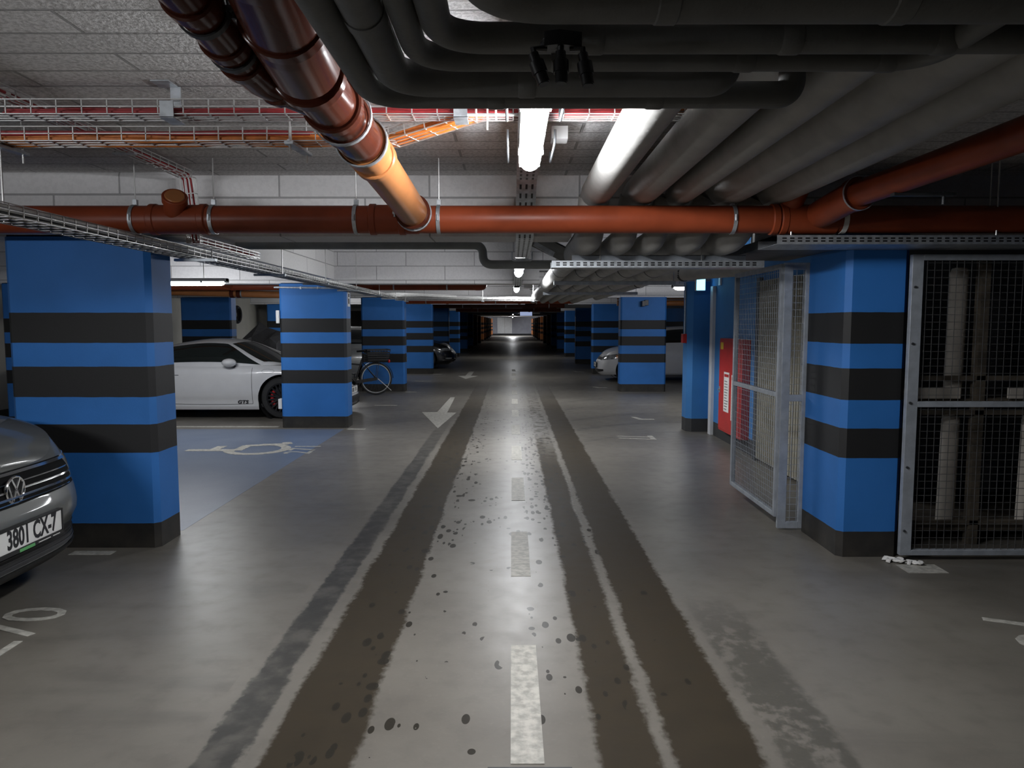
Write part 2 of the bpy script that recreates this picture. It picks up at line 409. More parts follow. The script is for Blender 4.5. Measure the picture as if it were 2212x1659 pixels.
# stair core on the right with its striped corner stub
struct(MB().box((2.80, 6.05, -.05), (6.65, 10.41, 2.86)).build('wall_stair_core', 'bluewall', loc=(4, 8, 0), smooth=False))
def pillar_mb(x0, x1, y0, y1, h=2.14, ch=.035):
    p = [(x0 + ch, y0), (x1 - ch, y0), (x1, y0 + ch), (x1, y1 - ch), (x1 - ch, y1), (x0 + ch, y1), (x0, y1 - ch), (x0, y0 + ch)]
    return MB().prism([(a, b, -.01) for a, b in p], (0, 0, h + .01))
struct(pillar_mb(2.50, 3.4, 10.40, 10.77, ch=.07).build('wall_core_corner', 'bluewall', loc=(2.9, 10.5, 0), smooth=False))
struct(MB().box((2.755, 10.10, 0), (2.81, 10.22, 2.06)).build('trim_1', 'white_wallpaint', loc=(2.78, 10.15, 0), bev=.004))
# ------------------------------------------------------------------ pillars
LW = (-3.42, -2.44)
def pillar(x0, x1, y0, label, group, m='pillar', depth=.35):
    o = pillar_mb(x0, x1, y0, y0 + depth).build('striped_pillar', m, loc=((x0 + x1) / 2, y0 + depth / 2, 0), smooth=False)
    return tag(o, label, 'pillar', group, 'thing')
GL, GR = 'striped pillars left of the lane', 'striped pillars right of the lane'
p1 = pillar(*LW, Y0, 'wide blue pillar with black bands beside the dark grey car, nearest on the left', GL)
p2 = pillar(*LW, Y0 + DY, 'blue black-banded pillar hiding the white sports car nose, second on the left', GL)
p3 = pillar(*LW, Y0 + 2 * DY, 'blue black-banded pillar behind the bicycle, third on the left', GL)
for k in range(3, 8):
    pillar(*LW, Y0 + DY * k, 'blue black-banded pillar, %s from the camera in the left row' % ORD[k], GL)
pn = pillar(2.165, 2.575, 4.76, 'blue black-banded pillar between the wire cage panels, nearest on the right', GR, depth=.64)
rl = {2: 'blue black-banded pillar in front of the white hatchback on the right', 3: 'blue black-banded pillar just behind the nose of the white hatchback'}
for k in range(2, 8):
    pillar(2.45, 3.49, Y0 + DY * k - .05, rl.get(k, 'blue black-banded pillar, %s beyond the wire cage in the right row' % ORD[k - 1]), GR)
for k, lb in ((1, 'blue black-banded pillar at the far left edge behind the nearest pillar'), (2, 'dim blue black-banded pillar behind the roof of the white sports car'),
              (3, 'dim blue black-banded pillar behind the dark tarpaulin')):
    pillar(-7.5, -6.36, Y0 + DY * k, lb, 'striped pillars in the back row of bays')
def orange_mat():
    m, nt, b = newmat('orange_wall_paint_with_black_bands'); p, x, y, z = pos(nt)
    k = (z * 0) + 0
    for a, c2 in ((-1, .172), (.665, .862), (1.049, 1.257), (1.418, 1.622)): k = k.mx(z.gt(a) * z.lt(c2))
    setc(nt, b, mixc(nt, k, (.36, .12, .03), (.02, .01, .008))); b.inputs['Roughness'].default_value = .6; return m
M['orange'] = orange_mat()
for k in range(8):
    for s, w in ((-1, 'left'), (1, 'right')):
        x0, x1 = ((-3.42, -2.44) if s < 0 else (2.45, 3.49))
        pillar(x0, x1, 51.6 + 5.83 * k, '%s orange black-banded pillar %s of the lane in the far dark zone' % (ORD[k], w), 'orange pillars in the far zone', 'orange')
# ================================================================== FLOOR MARKINGS (paint belongs to the floor)
def flat(pts, name='painted_line', m='road_paint', h=.0025): return MB().prism([(x, y, .0) for x, y in pts], (0, 0, h)).build(name, m, fl, smooth=False)
def rect(x0, y0, x1, y1, **k): return flat([(x0, y0), (x1, y0), (x1, y1), (x0, y1)], **k)
for k in range(12):
    y = 2.46 + 1.925 * k
    rect(-.005, y, .115, y + .955, name='lane_dash')
rect(-7.6, 5.38, -2.47, 10.66, name='blue_bay_paint', m='bay', h=.0012)
rect(-7.6, 10.86, -3.5, 10.96, name='bay_line')
for s in (-1, 1):
    for k in range(0, 7):
        y = Y0 + DY * k
        if s < 0:
            if k: rect(-2.42, y - .18, -2.16, y - .07, name='bay_tick')
            if k: rect(-2.6, y + 2.95, -2.18, y + 3.04, name='bay_tick')
        elif k != 0:
            flat([(1.98, y + 1.25), (2.06, y + 1.25), (2.12, y + 1.02), (2.3, y + 1.02), (2.3, y + .92), (2.05, y + .92)], name='bay_tick')
rect(-2.98, 4.80, -2.70, 4.88, name='bay_tick'); rect(2.47, 4.44, 2.72, 4.60, name='bay_tick')
flat([(-1.10, 10.75), (-.97, 12.65), (-1.13, 12.65), (-1.20, 15.3), (-1.29, 15.3), (-1.31, 12.72), (-1.58, 12.72)], name='direction_arrow')
flat([(-1.6, 21.6), (-1.3, 20.4), (-1.0, 21.6), (-1.22, 21.6), (-1.22, 23.6), (-1.38, 23.6), (-1.38, 21.6)], name='direction_arrow')
def floor_text(t, x, y, left=True, size=.46, sx=1.0):
    m = frame((x, y, .0015), (0, 1, 0), (-1, 0, 0)) if left else frame((x, y, .0015), (0, -1, 0), (1, 0, 0))
    return text_mesh(t, size, m, sx=sx, extrude=.001).build('bay_number', 'road_paint', fl, smooth=False)
floor_text('270', -2.53, 3.58, size=.46, sx=.92)
floor_text('271', -2.56, 8.92, size=.47, sx=.92)
floor_text('76', 2.62, 3.56, False, .5, .95)
floor_text('77', 1.66, 9.86, False, .72, .5)
# wheelchair symbol lying in the blue bay, its top away from the lane
def wheelchair():
    mt = frame((-3.50, 8.95, .0015), (0, 1, 0), (-1, 0, 0)); b = MB(); w = .058; hh = [.0018]
    def poly(pts): hh[0] += .00006; b.prism([mt @ V((x, y, 0)) for x, y in pts], (0, 0, hh[0]))
    def seg(p, q, w=w):
        p, q = V((*p, 0)), V((*q, 0)); n = (q - p).normalized().cross(V((0, 0, 1))) * w; poly([(v.x, v.y) for v in (p + n, q + n, q - n, p - n)])
    R = .34
    for i in range(26):
        a0, a1 = [math.radians(105 + 265 * (i + e) / 26) for e in (0, 1)]
        poly([((R + e) * math.cos(a) - .02, (R + e) * math.sin(a) - .36) for a, e in ((a0, -w), (a1, -w), (a1, w), (a0, w))])
    seg((-.10, .48), (-.10, -.12), .065); seg((-.10, .16), (.20, .16)); seg((-.12, -.14), (.24, -.14)); seg((.22, -.12), (.38, -.62)); seg((.36, -.62), (.50, -.56))
    poly([(-.10 + .12 * math.cos(2 * PI * i / 20), .72 + .12 * math.sin(2 * PI * i / 20)) for i in range(20)])
    b.build('wheelchair_symbol', 'road_paint', fl, smooth=False)
wheelchair()
# small grate at the very bottom of the lane
g = MB()
for i in range(5): g.box((-.075 + .0, 2.20 + i * .045, 0), (.20, 2.225 + i * .045, .006))
g.box((-.085, 2.18, 0), (-.07, 2.43, .006)).box((.195, 2.18, 0), (.21, 2.43, .006)).box((-.085, 2.415, 0), (.21, 2.435, .006))
g.build('drain_grate', 'steel_dark', fl, smooth=False)
# ================================================================== LAMPS
def lamp_parts(root, L, k='lamp_on', hang=0):
    h = MB(); prof = [(-.052, -.045), (-.052, -.02), (-.03, 0), (.03, 0), (.052, -.02), (.052, -.045)]
    h.prism([(x, -L / 2 - .03, z) for x, z in prof], (0, L + .06, 0)); h.build('housing', 'grey_plastic', root, local=True)
    def f(a, b):
        y = -L / 2 + L * a; e = min(1, math.sqrt(max(0, 1 - max(0, (abs(a - .5) - .44) / .06) ** 2)) * .65 + .35)
        t = PI * b; return V((.047 * math.cos(t) * e, y, -.045 - .052 * abs(math.sin(t)) ** .8 * e))
    d2 = MB(); d2.grid(f, 40, 14)
    d2.prism([f(0, j / 14) for j in range(15)], (0, .002, 0)); d2.prism([f(1, j / 14) for j in range(15)], (0, -.002, 0))
    d2.build('diffuser', k, root, local=True)
    for y in (-L / 2 - .03, L / 2 + .005): MB().box((-.05, y, -.06), (.05, y + .025, -.005)).build('end_cap', 'grey_plastic', root, local=True)
    for y in (-L * .28, L * .28):
        for s in (-1, 1): MB().box((s * .053 - .004, y, -.062), (s * .053 + .004, y + .03, -.03)).build('clip', 'galv', root, local=True)
        if hang: MB().cyl((0, y, -.005), (0, y, hang), .005, 6).build('hanger_rod', 'wire', root, local=True)
    return root
def lamp(label, x, y, z, rz=0, L=1.22, k='lamp_on', group=None, top=0):
    return lamp_parts(thing('tube_lamp', label, 'lamp', (x, y, z), rz, group), L, k, top - z if top else 0)
lamp('lit white tube lamp hanging over the lane, nearest and largest', .085, 3.02, 2.372, group='lamps over the lane')
lamp('lit tube lamp over the lane seen end on behind the thin grey pipe', .085, 8.9, 2.235, group='lamps over the lane')
lamp('lit tube lamp over the lane seen end on, lower of the two bright ends', .09, 14.5, 2.275, group='lamps over the lane')
for y, q in ((21.0, 'fourth'), (33.0, 'fifth')): lamp('tube lamp under the lane ceiling, %s from the camera' % q, .08, y, 2.40, k='lamp_far', group='lamps over the lane', top=2.85)
for y, q in ((62., 'first'), (89.5, 'last')): lamp('tube lamp in the far orange zone, %s along the lane' % q, .08, y, 2.36, group='lamps in the far zone', k='lamp_end' if y > 80 else 'lamp_far', top=2.4)
lamp('lit white tube lamp above the white sports car in the left bay', -4.36, 9.6, 2.135, PI / 2, 1.25, 'lamp_side', 'lamps over the side bays', top=2.85)
lamp('lit tube lamp in the right bays beside the illuminated exit sign', 3.55, 13.4, 2.25, PI / 2, 1.22, 'lamp_side', 'lamps over the side bays', top=2.85)
lamp('lit tube lamp in the left bays behind the second striped pillar', -5.2, 20.6, 2.25, PI / 2, 1.22, 'lamp_side', 'lamps over the side bays', top=2.85)
lamp('added fill tube lamp over the near left bay, out of view', -3.3, .6, 2.06, PI / 2, k='lamp_fill', group='lamps over the side bays', top=2.53)  # invented, unseen lamp that brightens the left ceiling
SC.view_settings.view_transform = 'Standard'; SC.view_settings.look = 'None'; SC.view_settings.gamma = 1.0
SC.view_settings.use_curve_mapping = False; SC.view_settings.exposure = 2.25
w = bpy.data.worlds.new('world'); SC.world = w; w.use_nodes = True
w.node_tree.nodes['Background'].inputs[0].default_value = (.5, .55, .6, 1); w.node_tree.nodes['Background'].inputs[1].default_value = .02
SC.cycles.max_bounces = 10; SC.cycles.diffuse_bounces = 6; SC.cycles.glossy_bounces = 4; SC.cycles.transmission_bounces = 4
SC.cycles.sample_clamp_indirect = 6.0; SC.cycles.use_denoising = True; SC.cycles.use_light_tree = True
SC.cycles.caustics_reflective = False
# ================================================================== BROWN DRAIN PIPES
CZ = 2.53
def rod(x, y, z0, z1, parent, r=.004, name='threaded_rod'): return MB().cyl((x, y, z0), (x, y, z1), r, 6).build(name, 'wire', parent)
def clamp(x, y, z, r, ax, parent, top=CZ, m='galv'):
    b = MB().band((x, y, z), ax, r + .002, .022, .004); b.box((x - .012, y - .012, z + r), (x + .012, y + .012, z + r + .035))
    n = V(ax).cross(V((0, 0, 1))).normalized() * (r + .008)
    for s in (-1, 1): b.cyl(V((x, y, z)) + n * s + V((0, 0, -.018)), V((x, y, z)) + n * s + V((0, 0, .018)), .007, 8)
    o = b.build('pipe_clamp', m, parent); 
    if top: rod(x, y, z + r + .02, top, o)
    return o
YM, ZM, RM = 4.45, 2.170, .0815
mp = thing('drain_pipe', 'long orange brown drain pipe crossing the whole ceiling below the first beam', 'pipe', (-1, YM, ZM))
MB().cyl((-4.6, YM, ZM), (4.6, YM, ZM), RM, 32).build('pipe_run', 'pvc', mp)
for x in (-2.14, -1.84, -.83, -.655, 1.565, 1.615):
    b = MB().collar((x, YM, ZM), (1, 0, 0), RM * 1.13, .045); b.build('coupling_collar', 'pvc', mp)
MB().cyl((-2.12, YM, ZM), (-1.86, YM, ZM), RM * 1.06, 32).build('coupling_sleeve', 'pvc', mp)
MB().cyl((1.62, YM, ZM), (1.93, YM, ZM), RM * 1.08, 32).build('coupling_sleeve', 'pvc', mp)
MB().cyl((-.82, YM, ZM), (-.56, YM, ZM), RM * 1.06, 32).build('coupling_sleeve', 'pvc', mp)
d = V((.30, -.62, .62)).normalized(); q = V((-2.02, YM, ZM)) + V((0, 0, .0))
o = MB().tube([q, q + d * .135, q + d * .137, q + d * .172, q + d * .176], [.062, .062, .071, .071, .067], 28).build('branch_stub', 'pvc', mp)
MB().tube([q + d * .172, q + d * .182], [.058, .052], 28).build('end_cap', 'pvc_light', o)
for x in (-2.253, -1.784, -.932, -.437, 1.318): clamp(x, YM, ZM, RM, (1, 0, 0), mp)
b = MB().band((1.972, YM, ZM), (1, .0, 0), RM + .002, .03, .003); b.bar((1.96, YM - .085, ZM + .05), (2.02, YM - .1, ZM + .07), .02, .004)
b.build('tape_wrap', 'white_cable', mp)
MB().cyl((2.86, YM, ZM + RM), (2.86, YM, CZ), .004, 6).build('threaded_rod', 'wire', mp)
# main branch coming towards the viewer
br = thing('drain_pipe', 'glossy brown branch pipe running overhead from the top edge down to the cross pipe', 'pipe', (-.6, 3.2, 2.24))
P = [(-.575, YM - .03, ZM + .02), (-.603, 3.05, 2.275), (-.617, 2.36, 2.30), (-.60, 2.10, 2.31)]
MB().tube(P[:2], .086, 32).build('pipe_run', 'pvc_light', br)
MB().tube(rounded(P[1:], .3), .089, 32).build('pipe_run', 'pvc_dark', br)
U = [(-.605, 2.20, 2.305), (-.585, 1.98, 2.31), (-.548, 1.72, 2.325), (-.50, 1.30, 2.35), (-.46, .7, 2.36)]
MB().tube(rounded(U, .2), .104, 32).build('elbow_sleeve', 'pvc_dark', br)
def lerp(a, b, t): return V(a) * (1 - t) + V(b) * t
dd = V(P[1]) - V(P[0])
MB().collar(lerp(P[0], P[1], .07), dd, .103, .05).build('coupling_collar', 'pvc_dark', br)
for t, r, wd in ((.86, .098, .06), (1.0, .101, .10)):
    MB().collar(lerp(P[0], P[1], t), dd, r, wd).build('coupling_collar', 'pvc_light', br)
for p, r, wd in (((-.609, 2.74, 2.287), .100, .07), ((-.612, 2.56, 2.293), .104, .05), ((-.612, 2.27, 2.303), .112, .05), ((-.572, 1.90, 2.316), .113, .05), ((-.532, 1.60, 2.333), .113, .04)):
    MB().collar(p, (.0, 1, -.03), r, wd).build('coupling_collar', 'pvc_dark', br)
def tclamp(p, d, r, parent, m='steel_dark', top=CZ):
    b = MB().band(p, d, r + .001, .02, .005); p = V(p); s = V(d).cross(V((0, 0, 1))).normalized()
    for h in (.03, -.005): b.box(p + s * (r + .004) + V((-.02, -.012, h)), p + s * (r + .004) + V((.028, .012, h + .014)))
    b.cyl(p + s * (r + .014) + V((0, 0, -.02)), p + s * (r + .014) + V((0, 0, .06)), .006, 8)
    o = b.build('pipe_clamp', m, parent)
    if top: rod(p.x, p.y, p.z + r * .98, top, o)
    return o
for p, r in (((-.604, 3.00, 2.279), .101), ((-.608, 2.68, 2.289), .103)): tclamp(p, dd, r, br, 'galv')
tclamp(lerp(P[0], P[1], .045), dd, .1, br, 'galv', top=None)
# smaller pipe merging from the left
sp = thing('drain_pipe', 'thinner dark brown pipe joining the overhead branch from its left side', 'pipe', (-.76, 1.9, 2.3))
S = rounded([(-.735, .8, 2.36), (-.755, 1.80, 2.315), (-.772, 2.15, 2.305), (-.765, 2.30, 2.30), (-.63, 2.58, 2.295)], .12)
MB().tube(S, .060, 28).build('pipe_run', 'pvc_dark', sp)
for p, d, r in (((-.753, 1.78, 2.316), (0, 1, -.04), .07), ((-.765, 2.02, 2.309), (0, 1, -.04), .069), ((-.771, 2.16, 2.304), (0, 1, 0), .068), ((-.735, 2.375, 2.3), (.45, 1, 0), .067)):
    MB().collar(p, d, r, .045).build('coupling_collar', 'pvc_dark', sp)
for p in ((-.757, 1.86, 2.313), (-.768, 2.08, 2.306)): tclamp(p, (0, 1, -.04), .062, sp, 'steel_dark')
# right branch
rb = thing('drain_pipe', 'dim red brown pipe slanting up to the right edge above the wire cage', 'pipe', (1.9, 3.2, 2.25))
R = rounded([(1.80, YM, ZM + .02), (1.835, 4.02, 2.235), (1.90, 3.5, 2.255), (1.965, 2.9, 2.275), (2.0, 1.2, 2.30)], .3)
MB().tube(R, .068, 28).build('pipe_run', 'pvc', rb)
MB().tube([(1.815, YM - .08, ZM + .02), (1.838, 4.00, 2.236)], .082, 28).build('coupling_sleeve', 'pvc', rb)
MB().collar((1.840, 3.98, 2.237), (.1, -1, .05), .090, .05).build('coupling_collar', 'pvc', rb)
MB().band((1.843, 3.95, 2.238), (.1, -1, .05), .089, .012, .003).build('pipe_clamp', 'galv', rb)
MB().box((1.86, 3.62, 2.17), (2.16, 3.66, 2.185)).cyl((2.11, 3.64, 2.13), (2.11, 3.64, 2.19), .008, 8).build('hanger_bracket', 'steel_dark', rb)
MB().tube([(1.66, YM, 2.23), (1.70, YM - .12, 2.40), (1.74, YM - .3, 2.45)], .062, 24).build('riser_elbow', 'pvc', rb)
# pipes beyond the later beams
def cross(x0, x1, y, z, r, label, m='pvc', cl=()):
    o = thing('drain_pipe', label, 'pipe', ((x0 + x1) / 2, y, z), group='cross pipes beyond the first beam')
    MB().cyl((x0, y, z), (x1, y, z), r, 20).build('pipe_run', m, o)
    for x in cl: clamp(x, y, z, r, (1, 0, 0), o, top=2.85)
    for i in range(2): MB().collar((x0 + (x1 - x0) * (.3 + .4 * i), y, z), (1, 0, 0), r * 1.12, .07).build('coupling_collar', m, o)
    return o
o = cross(-6.5, -.62, 12.5, 2.175, .066, 'orange brown pipe below the second beam with an elbow at its right end', cl=(-2.0, -1.1))
MB().tube(rounded([(-.62, 12.5, 2.175), (-.50, 12.5, 2.175), (-.50, 12.75, 2.25), (-.5, 13.3, 2.3)], .12), .07, 20).build('elbow', 'pvc', o)
MB().tube([(-4.75, 12.46, 2.18), (-4.98, 11.95, 2.28), (-5.15, 11.6, 2.35)], .052, 20).build('riser_elbow', 'pvc', o)
cross(-2.9, 1.5, 18.0, 2.10, .075, 'red brown cross pipe above the lane behind the white bright cable tray', cl=(-2.1, -.4, .6))
cross(-2.6, 1.7, 23.9, 2.13, .085, 'dark brown cross pipe above the lane, third row of pipes away', 'pvc_dark', cl=(-1.6, -.2, 1.2))
cross(-2.3, 2.0, 30.2, 2.11, .09, 'orange brown cross pipe above the lane, farthest row of pipes', cl=(-1.4, .9))
lp = thing('drain_pipe', 'glossy brown pipe under the left bay ceiling behind the lit tube lamp', 'pipe', (-4, 13.2, 2.05), group='cross pipes beyond the first beam')
MB().tube([(-6.6, 13.3, 2.13), (-4.9, 13.3, 2.085), (-3.0, 13.3, 2.03)], .062, 20).build('pipe_run', 'pvc_light', lp)
for x in (-5.05, -4.93): MB().collar((x, 13.3, 2.087), (1, 0, -.025), .078, .07).build('coupling_collar', 'pvc_dark', lp)
clamp(-4.88, 13.3, 2.085, .064, (1, 0, 0), lp, top=2.85)
for z, r, q in ((2.22, .085, 'upper'), (2.05, .07, 'lower')):
    o = thing('drain_pipe', '%s of two bright orange pipes above the white hatchback' % q, 'pipe', (4.8, 17.6, z), group='orange pipes in the right bays')
    MB().cyl((2.6, 18.2, z), (6.5, 18.2, z), r, 20).build('pipe_run', 'pvc_light', o); clamp(5.4 if z > 2.1 else 5.0, 18.2, z, r, (1, 0, 0), o, top=2.85); clamp(3.0 if z > 2.1 else 2.8, 18.2, z, r, (1, 0, 0), o, top=2.85); MB().collar((3.4, 18.2, z), (1, 0, 0), r * 1.1, .07).build('coupling_collar', 'pvc_light', o)
# ================================================================== GREY INSULATED PIPES
ZL = 2.20
LL = [('A', -.395, 2.15, .037, .80), ('B', -.310, 2.02, .044, .57), ('C', -.230, 1.862, .030, 1.02), ('D', -.165, 1.732, .034, 1.30), ('E', -.050, 1.475, .066, 2.6)]
names = ['outermost, its bend touching the brown branch', 'second from the outside', 'third from the outside and thinnest', 'fourth from the outside', 'innermost and thickest along the top edge']
for (k, x, y, r, xe), q in zip(LL, names):
    R = .115 if k != 'E' else .13
    pts = [(x, -.6, ZL), (x, y, ZL)] + ([(xe, y, ZL), (xe, y + .01, ZL + .13)] if k in 'AB' else [(xe, y, ZL)] + ([(xe, y - 1.2, ZL)] if k != 'E' else []))
    o = thing('insulated_pipe', 'grey foam pipe bending right overhead, ' + q, 'pipe', (x, y, ZL), group='grey pipes bending to the right overhead')
    MB().tube(rounded(pts, [R, .05] if k in 'AB' else R, 10), r, 24).build('pipe_run', 'foam', o)
    for t in (.35, .8, 1.15):
        if x + t < xe - .1: MB().collar((x + t, y, ZL), (1, 0, 0), r + .0025, .05).build('joint_tape', 'foam', o)
    if k in 'BD': MB().tube([(x, y - .45, ZL), (x, y - .40, ZL)], r + .003, 24).build('joint_tape', 'foam', o)
RP = [(.52, .495, .093, 'leftmost and brightly lit by the lane lamp'), (.79, .715, .098, 'second from the left'), (1.02, .91, .072, 'third from the left and thinnest'),
      (1.315, 1.155, .130, 'fourth from the left and thickest'), (1.60, 1.42, .112, 'rightmost')]
BEND = [.092, .080, .074, .104, .108]
for (x, xl, r, q), rl2 in zip(RP, BEND):
    z = 2.262 + r; zl = 2.008 + rl2
    o = thing('insulated_pipe', 'grey pipe of five along the lane, ' + q, 'pipe', (x, 4.5, z), group='row of five pipes along the lane')
    up = rounded([(x, -.6, z), (x, 4.65, z), (xl + (x - xl) * .5, 4.74, 2.19)], .09, 8)
    MB().tube(up, r, 28).build('pipe_run', 'foam_light', o)
    dn = rounded([(xl + (x - xl) * .55, 4.66, 2.34), (xl, 4.765, zl), (xl, 17., zl)], rl2 * 1.5, 10)
    MB().tube(dn, rl2, 28).build('dropped_run', 'foam_light', o)
    for y in (7.4, 10.2): MB().band((xl, y, zl), (0, 1, 0), rl2 + .001, .03, .002).build('joint_tape', 'steel_dark', o)
o = thing('insulated_pipe', 'grey pipe veering right below the exit sign ceiling with black clamps', 'pipe', (2, 8, 2.1))
MB().tube(rounded([(1.78, 15.5, 2.12), (1.80, 9.3, 2.14), (2.55, 7.75, 2.14), (2.60, 7.6, 2.84)], [.5, .12]), .085, 24).build('pipe_run', 'foam_light', o)
for p, d in (((1.80, 10.4, 2.135), (0, 1, 0)), ((2.05, 8.8, 2.14), (.45, -1, 0))): MB().band(p, d, .086, .04, .006).build('pipe_clamp', 'rubber', o)
tp = thing('insulated_pipe', 'thin dark grey pipe crossing behind the first beam with a step down', 'pipe', (-.5, 7, 2.28))
MB().tube(rounded([(-3.3, 7.0, 2.288), (-.275, 7.0, 2.288), (-.275, 7.0, 2.105), (.62, 7.0, 2.105)], .09), .041, 20).build('pipe_run', 'foam_mid', tp)
for x in (-2.4, -1.75, -1.1, -.6): rod(x, 7.0, 2.32, 2.852, tp, .005)
# ================================================================== CABLE TRAYS
def basket(path, w, h, step, r=.0022, up=(0, 0, 1), start=0):
    """wire basket: long wires plus U-shaped cross wires along a polyline of straight runs"""
    b = MB(); P = [V(p) for p in path]; u = V(up)
    for a, c in zip(P, P[1:]):
        d = (c - a); L = d.length; d.normalize(); s = d.cross(u if abs(d.dot(u)) < .9 else V((0, 1, 0))).normalized(); n = s.cross(d).normalized()
        for e, f in ((-1, 1), (-1, .5), (-1, 0), (-.33, 0), (.33, 0), (1, 0), (1, .5), (1, 1)):
            o = s * e * w / 2 + n * f * h; b.bar(a + o, c + o, r * 2, r * 2)
        k = 0
        while k * step + start < L:
            p = a + d * (k * step + start)
            pts = [p + s * w / 2 + n * h, p + s * w / 2, p - s * w / 2, p - s * w / 2 + n * h]
            for i in range(3): b.bar(pts[i], pts[i + 1], r * 2, r * 2)
            k += 1
    return b
def cables(path, n, r, w, rng, lift=.0, sag=.006):
    b = MB()
    for i in range(n):
        o = (i / (max(1, n - 1)) - .5) * w; pts = []
        for p, s in path:
            pts.append(V(p) + V(s) * o + V((0, 0, lift + rng.uniform(-sag, sag) + (i % 3) * r * 1.2)))
        b.tube(pts, r, 6)
    return b
rg = random.Random(3)
def line(a, b, n): return [V(a) * (1 - i / n) + V(b) * (i / n) for i in range(n + 1)]
# upper tray, red cables
t1 = thing('cable_basket', 'wire basket tray with red cables, the upper of two crossing the ceiling', 'cable tray', (-1, 3.1, 2.4))
basket([(-3.6, 3.10, 2.398), (.98, 3.10, 2.398)], .10, .058, .103).build('wire_basket', 'wire', t1)
cables([(p, (0, 1, 0)) for p in line((-2.08, 3.10, 2.41), (.38, 3.10, 2.41), 16)] + [((.5, 3.16, 2.42), (0, 1, 0)), ((.62, 3.3, 2.44), (0, 1, 0))], 6, .0072, .055, rg).build('red_cables', 'red_cable', t1)
def zbracket(x, y, z, parent, zt=CZ):
    b = MB(); b.box((x - .055, y - .06, zt - .006), (x + .02, y + .03, zt - .001)); b.box((x - .012, y + .022, z + .02), (x + .03, y + .028, zt - .003))
    b.box((x - .022, y - .058, z - .016), (x + .034, y - .054, z + .05)); b.box((x - .022, y - .058, z - .018), (x + .034, y + .05, z - .013))
    return b.build('hanger_bracket', 'galv', parent)
zbracket(-1.405, 3.10, 2.398, t1); zbracket(-.215, 3.10, 2.398, t1)
b = MB()
for x in (-.145, -.065): b.tube(rounded([(x, 3.03, 2.455), (x, 3.03, 2.395), (x, 3.06, 2.375)], .015), .0045, 8)
b.tube(rounded([(-.10, 3.035, 2.46), (-.10, 3.035, 2.33)], .01), .004, 8)
b.tube(rounded([(-.18, 3.02, 2.385), (.02, 3.02, 2.385), (.22, 3.04, 2.43)], .1), .004, 8).build('white_cable', 'white_cable', t1)
# lower tray, orange cables
t2 = thing('cable_basket', 'wire basket tray with orange cables, the lower of two crossing the ceiling', 'cable tray', (-1.5, 3.4, 2.36))
bp = [(-3.9, 3.40, 2.362), (-.52, 3.40, 2.362)]
basket(bp, .12, .062, .108).build('wire_basket', 'wire', t2)
basket([(-.54, 3.40, 2.362), (-.10, 3.22, 2.445)], .12, .05, .10).build('wire_basket', 'wire', t2)
basket([(-.12, 3.24, 2.455), (1.25, 3.24, 2.455)], .14, .05, .108).build('wire_basket', 'wire', t2)
pth = [(p, (0, 1, 0)) for p in line((-3.9, 3.40, 2.372), (-.55, 3.40, 2.372), 18)] + [((-.3, 3.31, 2.41), (.3, .9, 0)), ((-.08, 3.23, 2.46), (0, 1, 0))] + [(p, (0, 1, 0)) for p in line((.05, 3.24, 2.463), (1.25, 3.24, 2.463), 8)]
cables(pth, 7, .010, .085, rg).build('orange_cables', 'orange_cable', t2)
cables([(p, (0, 1, 0)) for p in line((-3.9, 3.37, 2.395), (-.9, 3.37, 2.395), 14)], 3, .007, .05, rg).build('red_cables', 'red_cable', t2)
for x in (-2.32, -.985):
    b = MB(); b.bar((x, 3.30, 2.345), (x + .02, 3.54, 2.345), .04, .012); b.bar((x, 3.30, 2.352), (x + .02, 3.54, 2.352), .012, .014)
    o = b.build('hanger_bracket', 'galv', t2)
    rod(x, 3.32, 2.30, CZ, o, .005); rod(x + .018, 3.52, 2.30, CZ, o, .005)
# tray along the lane on the left, then dropping behind the cross pipe
t3 = thing('cable_basket', 'narrow wire tray with red cables running away along the left ceiling and dropping down', 'cable tray', (-2.08, 3.8, 2.47))
basket([(-2.10, 2.2, 2.468), (-2.06, 4.70, 2.468)], .085, .04, .10).build('wire_basket', 'wire', t3)
basket([(-2.06, 4.72, 2.47), (-2.03, 4.72, 2.06), (-1.95, 5.6, 2.04)], .085, .04, .10).build('wire_basket', 'wire', t3)
cables([(p, (1, 0, 0)) for p in line((-2.10, 2.2, 2.477), (-2.08, 3.05, 2.477), 5)], 5, .007, .05, rg).build('red_cables', 'red_cable', t3)
cables([(p, (1, 0, 0)) for p in line((-2.08, 3.1, 2.477), (-2.06, 4.68, 2.477), 8)] + [((-2.06, 4.73, 2.45), (1, 0, 0)), ((-2.04, 4.735, 2.25), (1, 0, 0)), ((-2.02, 4.75, 2.07), (1, 0, 0)), ((-1.95, 5.6, 2.06), (1, 0, 0))], 3, .006, .045, rg).build('brown_cables', 'red_cable', t3)
for y in (3.75, 4.0): MB().box((-2.14, y, 2.455), (-2.02, y + .03, 2.462)).cyl((-2.13, y + .015, 2.45), (-2.13, y + .015, CZ), .004, 6).build('hanger_bracket', 'galv', t3)
